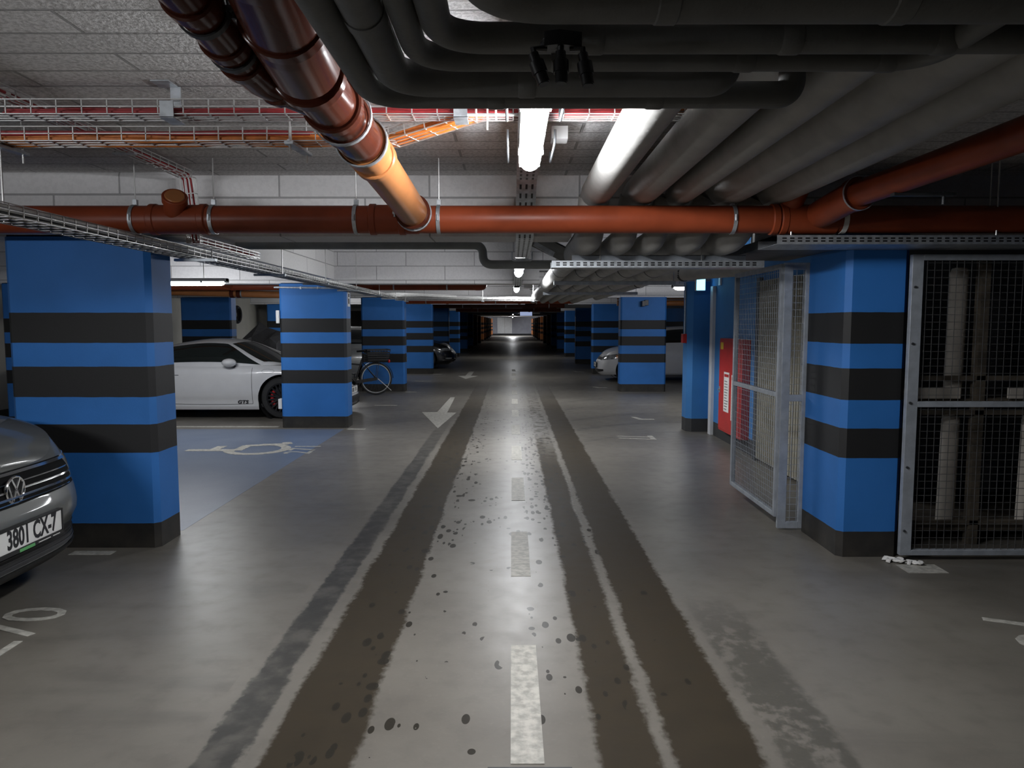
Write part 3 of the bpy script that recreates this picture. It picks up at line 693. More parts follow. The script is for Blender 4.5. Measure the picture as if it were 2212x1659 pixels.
# long low tray beside the left pillars
t4 = thing('cable_basket', 'long wire tray of black cables running away low over the left pillars', 'cable tray', (-2.32, 8, 2.03))
basket([(-2.33, 2.0, 2.025), (-2.33, 14.45, 2.025)], .19, .056, .10, .0025).build('wire_basket', 'wire', t4)
cables([(p, (1, 0, 0)) for p in line((-2.35, 2.0, 2.037), (-2.35, 14.4, 2.037), 30)], 8, .010, .12, rg, sag=.004).build('black_cables', 'rubber', t4)
cables([(p, (1, 0, 0)) for p in line((-2.27, 2.0, 2.045), (-2.27, 14.4, 2.045), 30)], 3, .011, .05, rg, sag=.006).build('grey_cables', 'white_cable', t4)
for y in (5.4, 7.05, 8.7, 10.4, 12.2, 13.9):
    o = MB().box((-2.47, y, 2.003), (-2.17, y + .04, 2.022)).build('support_strut', 'galv', t4)
    if not 10.7 < y < 11.2: rod(-2.2, y + .02, 2.0, 2.52 if y < 5 else 2.852, o, .005)
rod(-2.36, 3.45, 2.02, CZ, t4, .005)
# bright tray turning across the lane
t5 = thing('cable_basket', 'bright white cable tray crossing the lane below the far lamps', 'cable tray', (-.8, 14.9, 2.03))
basket([(-2.3, 14.62, 2.005), (.55, 14.62, 1.995)], .24, .055, .12, .004).build('wire_basket', 'wire', t5)
cables([(p, (0, 1, 0)) for p in line((-2.3, 14.62, 2.03), (.55, 14.62, 2.02), 14)], 9, .013, .2, rg, sag=.008).build('white_cables', 'white_cable', t5)
cables([((-2.33, 13.6, 2.06), (1, 0, 0)), ((-2.2, 14.2, 2.085), (.8, .5, 0)), ((-1.8, 14.55, 2.09), (0, 1, 0)), ((-1.1, 14.62, 2.05), (0, 1, 0))], 5, .016, .12, rg).build('white_cables', 'white_cable', t5)
for x in (-2.1, -.58, .42):
    o = MB().box((x - .02, 14.45, 1.975), (x + .02, 14.8, 1.995)).build('support_strut', 'galv', t5); rod(x, 14.47, 1.97, 2.852, o, .008)
# lamp channel above the lane
def perforated(path, w, h, parent, name='perforated_channel', slots=True, m='galv'):
    """U-shaped channel, its floor carrying rows of dark slots"""
    b = MB(); P = [V(p) for p in path]
    for a, c in zip(P, P[1:]):
        d = (c - a).normalized(); s = d.cross(V((0, 0, 1))).normalized(); n = s.cross(d)
        b.bar(a, c, w, .003); 
        for e in (-1, 1): b.bar(a + s * e * w / 2 + n * h / 2, c + s * e * w / 2 + n * h / 2, .003, h)
    o = b.build(name, m, parent)
    if slots:
        q = MB()
        for a, c in zip(P, P[1:]):
            L = (c - a).length; d = (c - a) / L; s = d.cross(V((0, 0, 1))).normalized(); n = s.cross(d); k = .05
            while k < L - .05:
                for e in (-.3, 0, .3): q.bar(a + d * k + s * w * e - n * .0022, a + d * (k + .05) + s * w * e - n * .0022, .012, .002)
                k += .10
        q.build('slots', 'black', o, smooth=False)
    return o
ch = thing('lamp_channel', 'slotted steel channel above the lane carrying the nearest lamp and cables', 'cable tray', (.085, 4, 2.38))
perforated([(.085, -.5, 2.378), (.085, 4.30, 2.378), (.085, 4.95, 2.118), (.085, 6.25, 2.108)], .115, .045, ch)
for s in (-1, 1):
    for y in (2.55, 3.30): MB().tube(rounded([(.085 + s * .105, y, 2.40), (.085 + s * .105, y, 2.345), (.085 + s * .105, y + .42, 2.345), (.085 + s * .105, y + .42, 2.40)], .03), .006, 8).build('wire_hoop', 'steel_dark', ch)
b = MB(); b.tube(rounded([(.0, 6.3, 2.16), (.0, 6.3, 2.085), (.17, 6.3, 2.085), (.17, 6.3, 2.16)], .02), .007, 8); b.box((.03, 6.27, 2.09), (.14, 6.29, 2.10)); b.build('end_hoop', 'galv', ch)
for y in (.4, 4.1): rod(.06, y, 2.378, CZ, ch, .005); rod(.11, y, 2.378, CZ, ch, .005)
MB().box((.19, 3.62, 2.44), (.27, 3.72, 2.50)).build('junction_box', 'grey_plastic', ch)
c2 = thing('lamp_channel', 'slotted channel over the lane carrying the two lamps seen end on', 'cable tray', (.085, 11.5, 2.25))
perforated([(.085, 7.7, 2.238), (.085, 10.0, 2.238), (.085, 10.7, 2.115), (.085, 11.15, 2.115), (.085, 11.9, 2.28), (.085, 15.6, 2.28)], .105, .045, c2)
for y in (8.0, 9.8, 12.4, 15.2): rod(.085, y, 2.24, 2.852, c2, .006)
ob = thing('cable_tray', 'black slanting tray joining the lane channel to the pipe supports', 'cable tray', (.4, 6.2, 2.15))
MB().bar((.17, 5.75, 2.20), (.47, 5.80, 2.06), .24, .012, up=(0, .25, 1)).build('tray_base', 'steel_dark', ob)
MB().bar((.17, 5.63, 2.155), (.32, 5.65, 2.075), .012, .035).build('side_flange', 'galv', ob)
jb = thing('junction_box', 'white cable box with grey hoops right of the two end-on lamps', 'box', (.26, 12.6, 2.15))
MB().box((.19, 11.9, 2.12), (.33, 12.1, 2.19)).build('box_body', 'white_plastic', jb, bev=.006)
for y in (11.2, 11.6): MB().tube(rounded([(.16, y, 2.33), (.16, y, 2.17), (.34, y, 2.17), (.34, y, 2.33)], .03), .008, 8).build('wire_hoop', 'wire', jb); rod(.26, 12.0, 2.18, 2.852, jb, .006)
# perforated supports under the five pipes
def sidetray(x0, x1, y, z, h, depth, label, rods, ztop, slot=True):
    o = thing('perforated_tray', label, 'cable tray', ((x0 + x1) / 2, y, z))
    b = MB(); b.box((x0, y, z), (x1, y + .003, z + h)).box((x0, y, z - .003), (x1, y + depth, z)).box((x0, y + depth - .003, z), (x1, y + depth, z + h))
    f = b.build('tray_body', 'galv', o, smooth=False)
    if slot:
        q = MB(); x = x0 + .03
        while x < x1 - .04:
            for dz in (.22, .55): q.box((x, y - .0015, z + h * dz), (x + .026, y - .0002, z + h * dz + .009))
            x += .046
        q.build('slots', 'black', f, smooth=False)
    for x in rods: rod(x, y + .01, z + .005, ztop, o, .005)
    return o
sidetray(1.575, 4.6, 4.40, 2.022, .05, .34, 'long slotted steel tray above the wire cage under the brown cross pipe', (1.66, 2.88), CZ)
o = sidetray(.27, 1.715, 5.02, 1.931, .044, .16, 'slotted steel strut under the elbows of the five grey pipes', (.60, 1.29), 2.33)
MB().box((.41, 5.06, 1.96), (1.60, 5.075, 2.016)).build('saddle_rail', 'galv_flat', o)
for y, q, x0, x1 in ((8.1, 'nearer', .46, 1.80), (10.9, 'farther', .46, 1.86)):
    o = thing('pipe_support', 'plain steel rail under the five grey pipes, the %s of two' % q, 'pipe support', (1.1, y, 2.0))
    MB().box((x0, y, 1.972), (x1, y + .04, 2.013)).build('rail', 'galv_flat', o)
    for x in (x0 + .02, x1 - .02): rod(x, y + .02, 1.96, 2.852, o, .006)
# side shelf of the near tray
o = thing('cable_tray', 'dark underside of the cable trays over the wire cage corner', 'cable tray', (2, 5.2, 2.02))
MB().box((1.60, 4.80, 2.03), (2.12, 5.7, 2.045)).box((1.60, 4.80, 2.045), (1.603, 5.7, 2.085)).build('tray_base', 'steel_dark', o)
for x in (1.7, 2.0): rod(x, 5.25, 2.04, 2.14 if x > 1.74 else 2.33, o, .005)
# black fitting with three stubby heads below the grey pipes
nz = thing('nozzle_cluster', 'black ceiling fitting with three stubby heads below the grey pipes', 'fitting', (.10, 1.63, 2.16))
b = MB(); b.ball((.10, 1.63, 2.150), .040, .036, .016); b.prism([(.068, 1.60, 2.135), (.10, 1.59, 2.135), (.148, 1.605, 2.135), (.138, 1.64, 2.135), (.075, 1.645, 2.135)], (0, 0, .03)); b.cyl((.10, 1.66, 2.13), (.10, 1.70, 2.175), .014, 12)
b.build('mount_plate', 'black', nz)
for hx, d in ((.045, (.32, -.12, -.9)), (.103, (.02, -.15, -1)), (.150, (.16, -.12, -1))):
    d = V(d).normalized(); p = V((hx, 1.60, 2.118 if hx != .103 else 2.122))
    h = MB().cyl(p, p + d * .026, .011, 14).cyl(p + d * .02, p + d * .046, .0165, 18).cyl(p + d * .044, p + d * .068, .0135, 18).build('head', 'black', nz)
    MB().cyl(p + d * .068, p + d * .070, .011, 16).build('head_lens', 'steel_dark', h)
    q = V((.10 + (hx - .10) * .5, 1.615, 2.135)); MB().tube([q, p + V((0, .004, .012)), p + d * .03 + V((0, .012, 0))], .007, 8).build('bracket_arm', 'black', nz)
ss = thing('smoke_detector', 'small white ceiling detector beside the dark brown overhead pipes', 'detector', (-.88, 2.45, 2.5))
MB().tube([(-.90, 2.47, CZ), (-.90, 2.47, 2.505), (-.90, 2.47, 2.50), (-.90, 2.47, 2.488)], [.05, .05, .042, .03], 24).build('detector_body', 'white_plastic', ss)
# ================================================================== CARS
def curve(pts):
    """smooth interpolating function through (x, z) points, x ascending"""
    X = [p[0] for p in pts]; Z = [p[1] for p in pts]; n = len(X)
    S = [(Z[min(i + 1, n - 1)] - Z[max(i - 1, 0)]) / (X[min(i + 1, n - 1)] - X[max(i - 1, 0)]) for i in range(n)]
    for i in range(n - 1):
        if abs(Z[i + 1] - Z[i]) < 1e-9: S[i] = S[i + 1] = 0
    def f(x):
        if x <= X[0]: return Z[0]
        if x >= X[-1]: return Z[-1]
        for i in range(n - 1):
            if x <= X[i + 1]: break
        h = X[i + 1] - X[i]; t = (x - X[i]) / h
        return (2 * t**3 - 3 * t**2 + 1) * Z[i] + (t**3 - 2 * t**2 + t) * h * S[i] + (-2 * t**3 + 3 * t**2) * Z[i + 1] + (t**3 - t**2) * h * S[i + 1]
    return f
class Car:
    """body shell swept round a plan outline; local frame: nose +x, left side +y, ground z=0"""
    def __init__(s, L, W, xf, xr, Rw, top, sill=.16, nose=.20, arch=.055, n=4.2, side=None, front=None, crown=.03, bw=.235):
        s.L, s.W, s.xf, s.xr, s.Rw, s.Ra, s.bw = L, W, xf, xr, Rw, Rw + arch, bw
        s.top, s.sill, s.nose, s.crown = curve(top), sill, nose, crown
        s.sd = curve(side or [(0, .07), (.12, .02), (.4, 0), (.75, .012), (1, .07)])
        s.fd = curve(front or [(0, .10), (.2, .01), (.45, 0), (.7, .03), (1, .16)])
        N = 1600; P = []
        for i in range(N + 1):
            a = PI * i / N; c, q = math.cos(a), math.sin(a)
            P.append((math.copysign(abs(c) ** (2 / n), c) * L / 2, abs(q) ** (2 / n) * W / 2))
        D = [0]
        for p, q in zip(P, P[1:]): D.append(D[-1] + math.hypot(q[0] - p[0], q[1] - p[1]))
        s.P, s.D = P, D; s.half = D[-1]
    def plan(s, d):
        """outline point and outward normal at arc length d from the nose (signed: + is left)"""
        sg = 1 if d >= 0 else -1; d = min(abs(d), s.half - 1e-6)
        lo, hi = 0, len(s.D) - 1
        while hi - lo > 1:
            m = (lo + hi) // 2
            if s.D[m] <= d: lo = m
            else: hi = m
        t = (d - s.D[lo]) / max(1e-9, s.D[hi] - s.D[lo]); p, q = s.P[lo], s.P[hi]
        x, y = p[0] + (q[0] - p[0]) * t, p[1] + (q[1] - p[1]) * t
        a, b = s.P[max(0, lo - 8)], s.P[min(len(s.P) - 1, lo + 9)]
        tx, ty = b[0] - a[0], b[1] - a[1]
        if lo < 8: tx, ty = 0, 1
        l = math.hypot(tx, ty); nx, ny = ty / l, -tx / l
        return x, sg * y, nx, sg * ny if sg > 0 else ny * -1
    def bottom(s, x, fr):
        z = s.sill + (s.nose - s.sill) * fr
        for c in (s.xf, s.xr):
            if abs(x - c) < s.Ra: z = max(z, s.Rw + math.sqrt(s.Ra ** 2 - (x - c) ** 2))
        return z
    def pt(s, d, t, off=0., zabs=None):
        x, y, nx, ny = s.plan(d); fr = min(1, max(0, abs(nx) - .15) / .75) if True else 0
        zt = s.top(x); zb = s.bottom(x, fr) if zabs is None else s.sill + (s.nose - s.sill) * fr
        if zabs is not None: t = min(1, max(0, (zabs - zb) / (zt - zb)))
        z = zb + (zt - zb) * t
        z0 = s.sill + (s.nose - s.sill) * fr; tt = (z - z0) / max(.05, zt - z0)   # profile follows height, not the arch
        q = (s.sd(tt) * (1 - fr) + s.fd(tt) * fr) - off
        if nx < -.3: q = q * 1.0
        return V((x - nx * q, y - ny * q, z))
    def shell(s, root, paint, M_=14):
        b = MB(); n = 150; T = 16
        st = [s.half * i / n for i in range(n + 1)]
        ex = []
        for c in (s.xf, s.xr):          # exact stations at the wheel-arch ends
            for e in (-s.Ra, s.Ra):
                for g in (-.002, .002):
                    lo, hi = 0, s.half
                    for _ in range(40):
                        m = (lo + hi) / 2
                        if s.plan(m)[0] > c + e + g: lo = m
                        else: hi = m
                    ex.append(lo)
        st = sorted(st + ex); k = len(st)
        for sg in (1, -1):
            vs = [s.pt(sg * d if d > 0 else 0, j / T) for d in st for j in range(T + 1)]
            fs = [(i * (T + 1) + j, (i + 1) * (T + 1) + j, (i + 1) * (T + 1) + j + 1, i * (T + 1) + j + 1) for i in range(k - 1) for j in range(T)]
            b.add(vs, fs)
        rows = []
        for d in st:
            p = s.pt(d, 1.0); rows.append([V((p.x, p.y * (1 - 2 * j / M_), p.z + s.crown * (1 - (1 - 2 * j / M_) ** 2) * min(1, p.y / (s.W * .3)))) for j in range(M_ + 1)])
        b.add([v for r in rows for v in r], [(i * (M_ + 1) + j, (i + 1) * (M_ + 1) + j, (i + 1) * (M_ + 1) + j + 1, i * (M_ + 1) + j + 1) for i in range(k - 1) for j in range(M_)])
        o = b.build('body', paint, root, local=True)
        pl = [s.plan(s.half * i / 40) for i in range(41)]; pl = [(x - nx * .16, y - ny * .12) for x, y, nx, ny in pl]
        u = MB().prism([(x, y, s.sill + .03) for x, y in pl] + [(x, -y, s.sill + .03) for x, y in reversed(pl[1:-1])], (0, 0, .06))
        for c in (s.xf, s.xr):
            u.box((c - s.Ra - .02, -s.W / 2 + .30, s.sill + .05), (c + s.Ra + .02, s.W / 2 - .30, s.Rw + s.Ra + .03))
            u.tube([(c, -s.W / 2 + .31, s.Rw), (c, -s.W / 2 + .035, s.Rw)], s.Ra + .004, 40, caps=False); u.tube([(c, s.W / 2 - .31, s.Rw), (c, s.W / 2 - .035, s.Rw)], s.Ra + .004, 40, caps=False)
        u.build('underbody', 'rubber', root, local=True)
        return o
    def patch(s, root, name, m, d0, d1, z0, z1, off=.006, nd=24, nz=6, thick=.012, par=None):
        """raised panel following the skin; z0 / z1 numbers or functions of arc length"""
        f0 = z0 if callable(z0) else (lambda d: z0); f1 = z1 if callable(z1) else (lambda d: z1); b = MB()
        def g(a, c, o): d = d0 + (d1 - d0) * a; return s.pt(d, 0, o, zabs=f0(d) + (f1(d) - f0(d)) * c)
        b.grid(lambda a, c: g(a, c, off), nd, nz); b.grid(lambda a, c: g(a, c, off - thick), nd, nz)
        for e in (0, 1):
            b.grid(lambda a, c: g(a, e, off - thick * c), nd, 1); b.grid(lambda a, c: g(e, a, off - thick * c), nz, 1)
        return b.build(name, m, par or root, local=True)
    def cabin(s, root, paint, roof, xb, wb, wt_, zbase, n=3.0, glass=True, wind=None, side=None, rear=None):
        """greenhouse: roof = (x, z) centre line points from rear to cowl"""
        rf = curve(roof); x0, x1 = xb; zm = max(p[1] for p in roof); H = zm - zbase
        half = curve(wb)
        def g(x, ph, off=0.):
            h = max(.0, rf(x) - zbase); c, q = abs(math.cos(ph)) ** (2 / n), abs(math.sin(ph)) ** (2 / n)
            z = zbase + h * q; y = half(x) * c * (1 - wt_ * (z - zbase) / H) * math.copysign(1, math.cos(ph))
            if off:
                e = .004; a = g(x - e, ph) - g(x + e, ph); d = g(x, ph - e) - g(x, ph + e); nn = a.cross(d)
                if nn.length > 1e-12:
                    nn.normalize(); 
                    if nn.dot(V((0, y, z - zbase + .2))) < 0: nn = -nn
                    return V((x, y, z)) + nn * off
            return V((x, y, z))
        s.g, s.rf, s.zbase = g, rf, zbase
        b = MB(); b.grid(lambda a, c: g(x0 + (x1 - x0) * a, .0 + PI * c), 60, 48); b.build('roof', paint, root, local=True)
        def pane(name, fx, ph0, ph1, nx=24, np_=16):
            b = MB()
            for o in (.004, -.004): b.grid(lambda a, c: g(fx(a, c), ph0 + (ph1 - ph0) * c, o), nx, np_)
            return b.build(name, 'glass', root, local=True)
        R = math.radians
        if wind:
            xa, xc, ph, pc, ch, cc = wind; b = MB()
            def wf(a, c, o):
                p0 = R(ph + (pc - ph) * a); return g(xa + (xc - xa) * a - (ch + (cc - ch) * a) * abs(2 * c - 1) ** 2.2, p0 + (PI - 2 * p0) * c, o)
            for o in (.005, -.004): b.grid(lambda a, c: wf(a, c, o), 24, 24)
            b.build('windscreen', 'glass', root, local=True)
        if side:
            xs0, xs1, ph_lo, ph_hi, lean0, lean1 = side
            for sg, nm in ((1, 0), (-1, 1)):
                a0, a1 = (R(ph_lo), R(ph_hi)) if sg > 0 else (PI - R(ph_lo), PI - R(ph_hi))
                pane('side_window', lambda a, c: (xs0 + lean0 * c) * (1 - a) + (xs1 - lean1 * c) * a, a0, a1)
        if rear:
            xa, xc, p0 = rear; pane('rear_window', lambda a, c: xa + (xc - xa) * a, R(p0), R(180 - p0))
    def wheels(s, root, rim='rim_silver', spokes=5, cal=None):
        R, w = s.Rw, s.bw
        for c in (s.xf, s.xr):
            for sg in (1, -1):
                y = sg * (s.W / 2 - .035 - w / 2); yo = y + sg * w / 2; u = V((0, sg, 0))
                prof = [(-w / 2, R * .70), (-w / 2, R * .93), (-w / 2 + .03, R), (w / 2 - .03, R), (w / 2, R * .93), (w / 2, R * .72), (w / 2 - .02, R * .70)]
                t = MB().lathe((c, y, R), u, prof, 44).build('wheel', 'tyre', root, local=True)
                b = MB().band((c, yo - sg * .03, R), (0, 1, 0), R * .66, .05, R * .06, 40)
                for k in range(spokes):
                    a = 2 * PI * k / spokes + .3; dx = V((math.cos(a), 0, math.sin(a)))
                    for e in (-.16, .16):
                        d2 = V((math.cos(a + e), 0, math.sin(a + e))); b.bar(V((c, yo - sg * .045, R)) + dx * R * .12, V((c, yo - sg * .022, R)) + d2 * R * .68, R * .075, .02, up=(0, 1, 0))
                b.cyl((c, yo - sg * .06, R), (c, yo - sg * .03, R), R * .17, 20); b.build('rim', rim, t, local=True)
                MB().cyl((c, yo - sg * .10, R), (c, yo - sg * .085, R), R * .56, 32).build('brake_disc', 'steel_dark', t, local=True)
                if cal:
                    q = MB(); cs = [V((c, yo - sg * .068, R)) + V((math.cos(a), 0, math.sin(a))) * R * .50 for a in [math.radians(135 + 90 * i / 8) for i in range(9)]]
                    q.tube(cs, .034, 10); q.build('brake_calliper', cal, t, local=True)
    def seam(s, root, pts, r=.003, name='panel_gap', m='black'): return MB().tube(pts, r, 6).build(name, m, root, local=True)
    def handle(s, root, x, z, m):
        for sg in (1, -1):
            d = s.at_x(x); p = s.pt(sg * d, 0, .022, zabs=z); q = s.pt(sg * s.at_x(x - .17), 0, .022, zabs=z)
            MB().tube([p - V((0, sg * .02, 0)), p, q, q - V((0, sg * .02, 0))], .010, 10).build('door_handle', m, root, local=True)
    def at_x(s, x):
        lo, hi = 0, s.half
        for _ in range(40):
            m = (lo + hi) / 2
            if s.plan(m)[0] > x: lo = m
            else: hi = m
        return lo
    def door_line(s, root, x, z0, z1, both=True):
        d = s.at_x(x)
        for sg in ((1, -1) if both else (-1,)): s.seam(root, [s.pt(sg * d, 0, .0015, zabs=z0 + (z1 - z0) * i / 16) for i in range(17)])
    def mirror(s, root, x, z, y, m):
        for sg in (1, -1):
            b = MB(); b.ball((x - .02, sg * (y + .10), z + .055), .115, .115, .070); o = b.build('mirror', m, root, local=True)
            MB().tube([(x + .02, sg * (y - .04), z - .02), (x + .03, sg * (y + .03), z - .005), (x + .01, sg * (y + .12), z + .015)], [.03, .028, .022], 10).build('mirror_arm', 'black', o, local=True)
    def plate(s, root, txt, z, w=.52, h=.112, off=.02, sub=None, dz=0., rear=False):
        x = (s.pt(0, 0, off, zabs=z).x) if not rear else (s.pt(s.half - 1e-5, 0, off, zabs=z).x)
        f = 1 if not rear else -1
        o = MB().box((x - .012, -w / 2, z - h / 2), (x + .012, w / 2, z + h / 2)).build('number_plate', 'plate', root, local=True, bev=.003)
        fr = MB(); e = .007
        for a, b2 in (((-w / 2 - e, z + h / 2), (w / 2 + e, z + h / 2 + e)), ((-w / 2 - e, z - h / 2 - .02), (w / 2 + e, z - h / 2))): fr.box((x - .015, a[0], a[1]), (x + .017, b2[0], b2[1]))
        for y in (-w / 2 - e, w / 2): fr.box((x - .015, y, z - h / 2), (x + .017, y + e, z + h / 2))
        fr.build('plate_frame', 'black', o, local=True)
        m = frame((x + f * .0125, dz, z), (0, f, 0), (0, 0, 1))
        if txt: text_mesh(txt, .132, m, sx=.66, extrude=.0012, bold=.0035).build('plate_lettering', 'ink', o, local=True, smooth=False)
        else:
            q = MB()
            for k in range(7):
                if k != 4: q.box((x + f * .012, -.2 + k * .06, z - .035), (x + f * .0132, -.2 + k * .06 + (.038 if k % 3 else .022), z + .035))
            q.build('plate_lettering', 'ink', o, local=True, smooth=False)
        return o, x
# ---------------------------------------------------------------- dark grey car, front left
vw = thing('car', 'dark grey car with chrome grille bars at the left edge, nose towards the lane', 'car', (-4.76, 3.72, 0), 0, 'parked cars')
c = Car(4.46, 1.84, 1.30, -1.33, .335, [(-2.23, .90), (-1.6, .98), (0, 1.0), (1.2, 1.0), (1.55, .985), (1.85, .935), (2.06, .875), (2.15, .825), (2.23, .78)], sill=.22, nose=.205, n=4.4,
        front=[(0, .12), (.10, .045), (.22, .05), (.34, .03), (.45, .0), (.60, .008), (.70, .03), (.85, .055), (1, .13)], crown=.055)
c.shell(vw, 'paint_grey')
c.cabin(vw, 'paint_grey', [(-2.1, 1.0), (-1.75, 1.45), (-.9, 1.60), (0, 1.62), (.35, 1.58), (1.15, 1.02)], (-2.08, 1.16), [(-2.1, .72), (-1, .84), (.4, .83), (1.16, .74)], .22, .98,
        wind=(.42, 1.10, 52, 22, .10, .24), side=(-1.7, .72, 6, 50, .18, .42))
c.wheels(vw, 'rim_silver', 5); c.mirror(vw, .55, 1.02, .88, 'paint_grey')
gz0, gz1 = (lambda d: .612 + .012 * abs(d)), (lambda d: .775 + .0 * abs(d))
gr = c.patch(vw, 'grille', 'grille', -.60, .60, gz0, gz1, .004, 40, 6)
for z, w_, t in ((.765, .62, .013), (.722, .56, .005), (.690, .60, .009), (.655, .56, .012), (.630, .50, .005)):
    c.patch(vw, 'chrome_bar', 'chrome', -w_, w_, z - t / 2, z + t / 2, .013, 40, 2, .01, par=gr)
for sg in (1, -1):
    c.patch(vw, 'headlight', 'head', sg * .615, sg * .98, lambda d: .655 + .06 * (abs(d) - .6), lambda d: .775 + .05 * (abs(d) - .6), .005, 20, 5)
    c.patch(vw, 'side_intake', 'black', sg * .62, sg * .86, .315, .40, .004, 14, 4)
c.patch(vw, 'lower_bumper', 'black', -.80, .80, .285, lambda d: .408 - .03 * (abs(d) / .8) ** 3, .006, 40, 6)
c.patch(vw, 'bumper_lip', 'rubber', -.98, .98, .21, .275, .016, 40, 4)
lw = c.patch(vw, 'lower_grille', 'rubber', -.70, .70, .29, .365, .009, 40, 4)
for z in (.305, .33, .352): c.patch(vw, 'grille_slat', 'black', -.68, .68, z - .004, z + .004, .014, 40, 1, .008, par=lw)
# round badge: ring with V over W
bx = c.pt(0, 0, .018, zabs=.692).x; q = MB()
def badge(q, bx, z, R):
    q.ring((bx, 0, z), (1, 0, 0), R, R * .10, 32, 8)
    m = frame((bx + .004, 0, z), (0, 1, 0), (0, 0, 1)); k = R / .0625
    def st(p, r): q.bar(m @ V((p[0] * k, p[1] * k, 0)), m @ V((r[0] * k, r[1] * k, 0)), .0095 * k, .008, up=(1, 0, 0))
    for s in (-1, 1):
        st((s * .030, .055), (0, .004)); st((s * .054, .030), (s * .026, -.052)); st((s * .026, -.052), (0, .000))
badge(q, bx, .692, .068); bo = q.build('badge', 'chrome', vw, local=True)
MB().cyl((bx - .012, 0, .692), (bx - .002, 0, .692), .067, 32).build('badge_back', 'black', bo, local=True)
po, px_ = c.plate(vw, '3801 CX-7', .468, dz=.015)
MB().box((px_ + .012, -.10, .393), (px_ + .0185, .02, .409)).build('plate_badge', 'green', po, local=True)
MB().box((px_ + .012, .05, .399), (px_ + .0185, .15, .403)).box((px_ + .012, .17, .399), (px_ + .0185, .23, .403)).build('plate_print', 'plate', po, local=True)
# ---------------------------------------------------------------- white sports car, left bay
sc = thing('car', 'white low sports car parked between the two nearest left pillars', 'car', (-4.98, 12.72, 0), 0, 'parked cars')
c = Car(4.52, 1.85, 1.235, -1.22, .34, [(-2.26, .70), (-1.9, .84), (-1.3, .90), (-.4, .87), (.5, .855), (.95, .86), (1.3, .845), (1.7, .74), (2.05, .60), (2.26, .50)], sill=.15, nose=.14, n=3.6, arch=.04,
        side=[(0, .075), (.05, .06), (.12, .05), (.17, .055), (.30, .03), (.55, .012), (.8, .02), (.92, .05), (1, .12)], front=[(0, .06), (.2, .0), (.5, .02), (.75, .09), (1, .28)], crown=.055)
c.shell(sc, 'paint_white')
c.cabin(sc, 'paint_white', [(-2.05, .78), (-1.5, .97), (-.9, 1.17), (-.35, 1.275), (.0, 1.295), (.35, 1.255), (.75, 1.10), (1.38, .80)], (-2.0, 1.36), [(-2, .62), (-1.2, .80), (-.3, .835), (.5, .81), (1.36, .68)], .26, .83, n=3.0,
        wind=(.42, 1.30, 53, 17, .12, .40), side=(-1.15, .86, 5, 50, .28, .62))
c.wheels(sc, 'rim_dark', 10, 'calliper'); c.mirror(sc, .42, .86, .80, 'paint_white')
c.door_line(sc, .76, .24, .83); c.door_line(sc, -.62, .24, .83)
dl = [c.pt(-c.at_x(.76 - 1.38 * i / 20), 0, .0015, zabs=.245 - .012 * math.sin(PI * i / 20)) for i in range(21)]; c.seam(sc, dl)
for sg in (1, -1):
    d0, d1 = c.at_x(.86), c.at_x(-.86)
    c.patch(sc, 'side_skirt', 'paint_white', sg * d0, sg * d1, .150, .205, .022, 40, 3)
    ring = [c.pt(sg * c.at_x(1.2 + .078 * math.cos(2 * PI * i / 24) - .15), 0, .001, zabs=.76 + .045 * math.sin(2 * PI * i / 24)) for i in range(25)]
    c.patch(sc, 'headlight', 'head', sg * .55, sg * .86, .50, .575, .006, 16, 6)
    c.patch(sc, 'bumper_intake', 'black', sg * .35, sg * .85, .20, .33, .004, 16, 4)
c.seam(sc, [c.pt(-c.at_x(-.42 - .12 * i / 6), 0, .004, zabs=.715) for i in range(7)], .004, 'door_handle')
fl2 = [c.pt(-c.at_x(1.02 + .10 * math.cos(2 * PI * i / 28)), 0, .0012, zabs=.775 + .035 * math.sin(2 * PI * i / 28)) for i in range(29)]
c.seam(sc, fl2, .0018, 'fuel_flap')
c.patch(sc, 'splitter', 'black', -.9, .9, .135, .175, .035, 40, 2); c.patch(sc, 'bumper_intake', 'black', -.32, .32, .20, .31, .004, 16, 4)
pl = c.pt(-c.at_x(.60), 0, .016, zabs=.275); m = frame(pl, (1, 0, 0), (0, .0, 1))
text_mesh('GTS', .075, m, sx=1.3, shear=.2, extrude=.001, bold=.002).build('door_lettering', 'ink', sc, local=True, smooth=False)
c.plate(sc, '', .40, off=.03)
MB().tube([(1.25, -.35, .83), (1.0, -.05, .955), (.9, .25, 1.0)], .006, 6).build('wiper', 'black', sc, local=True)
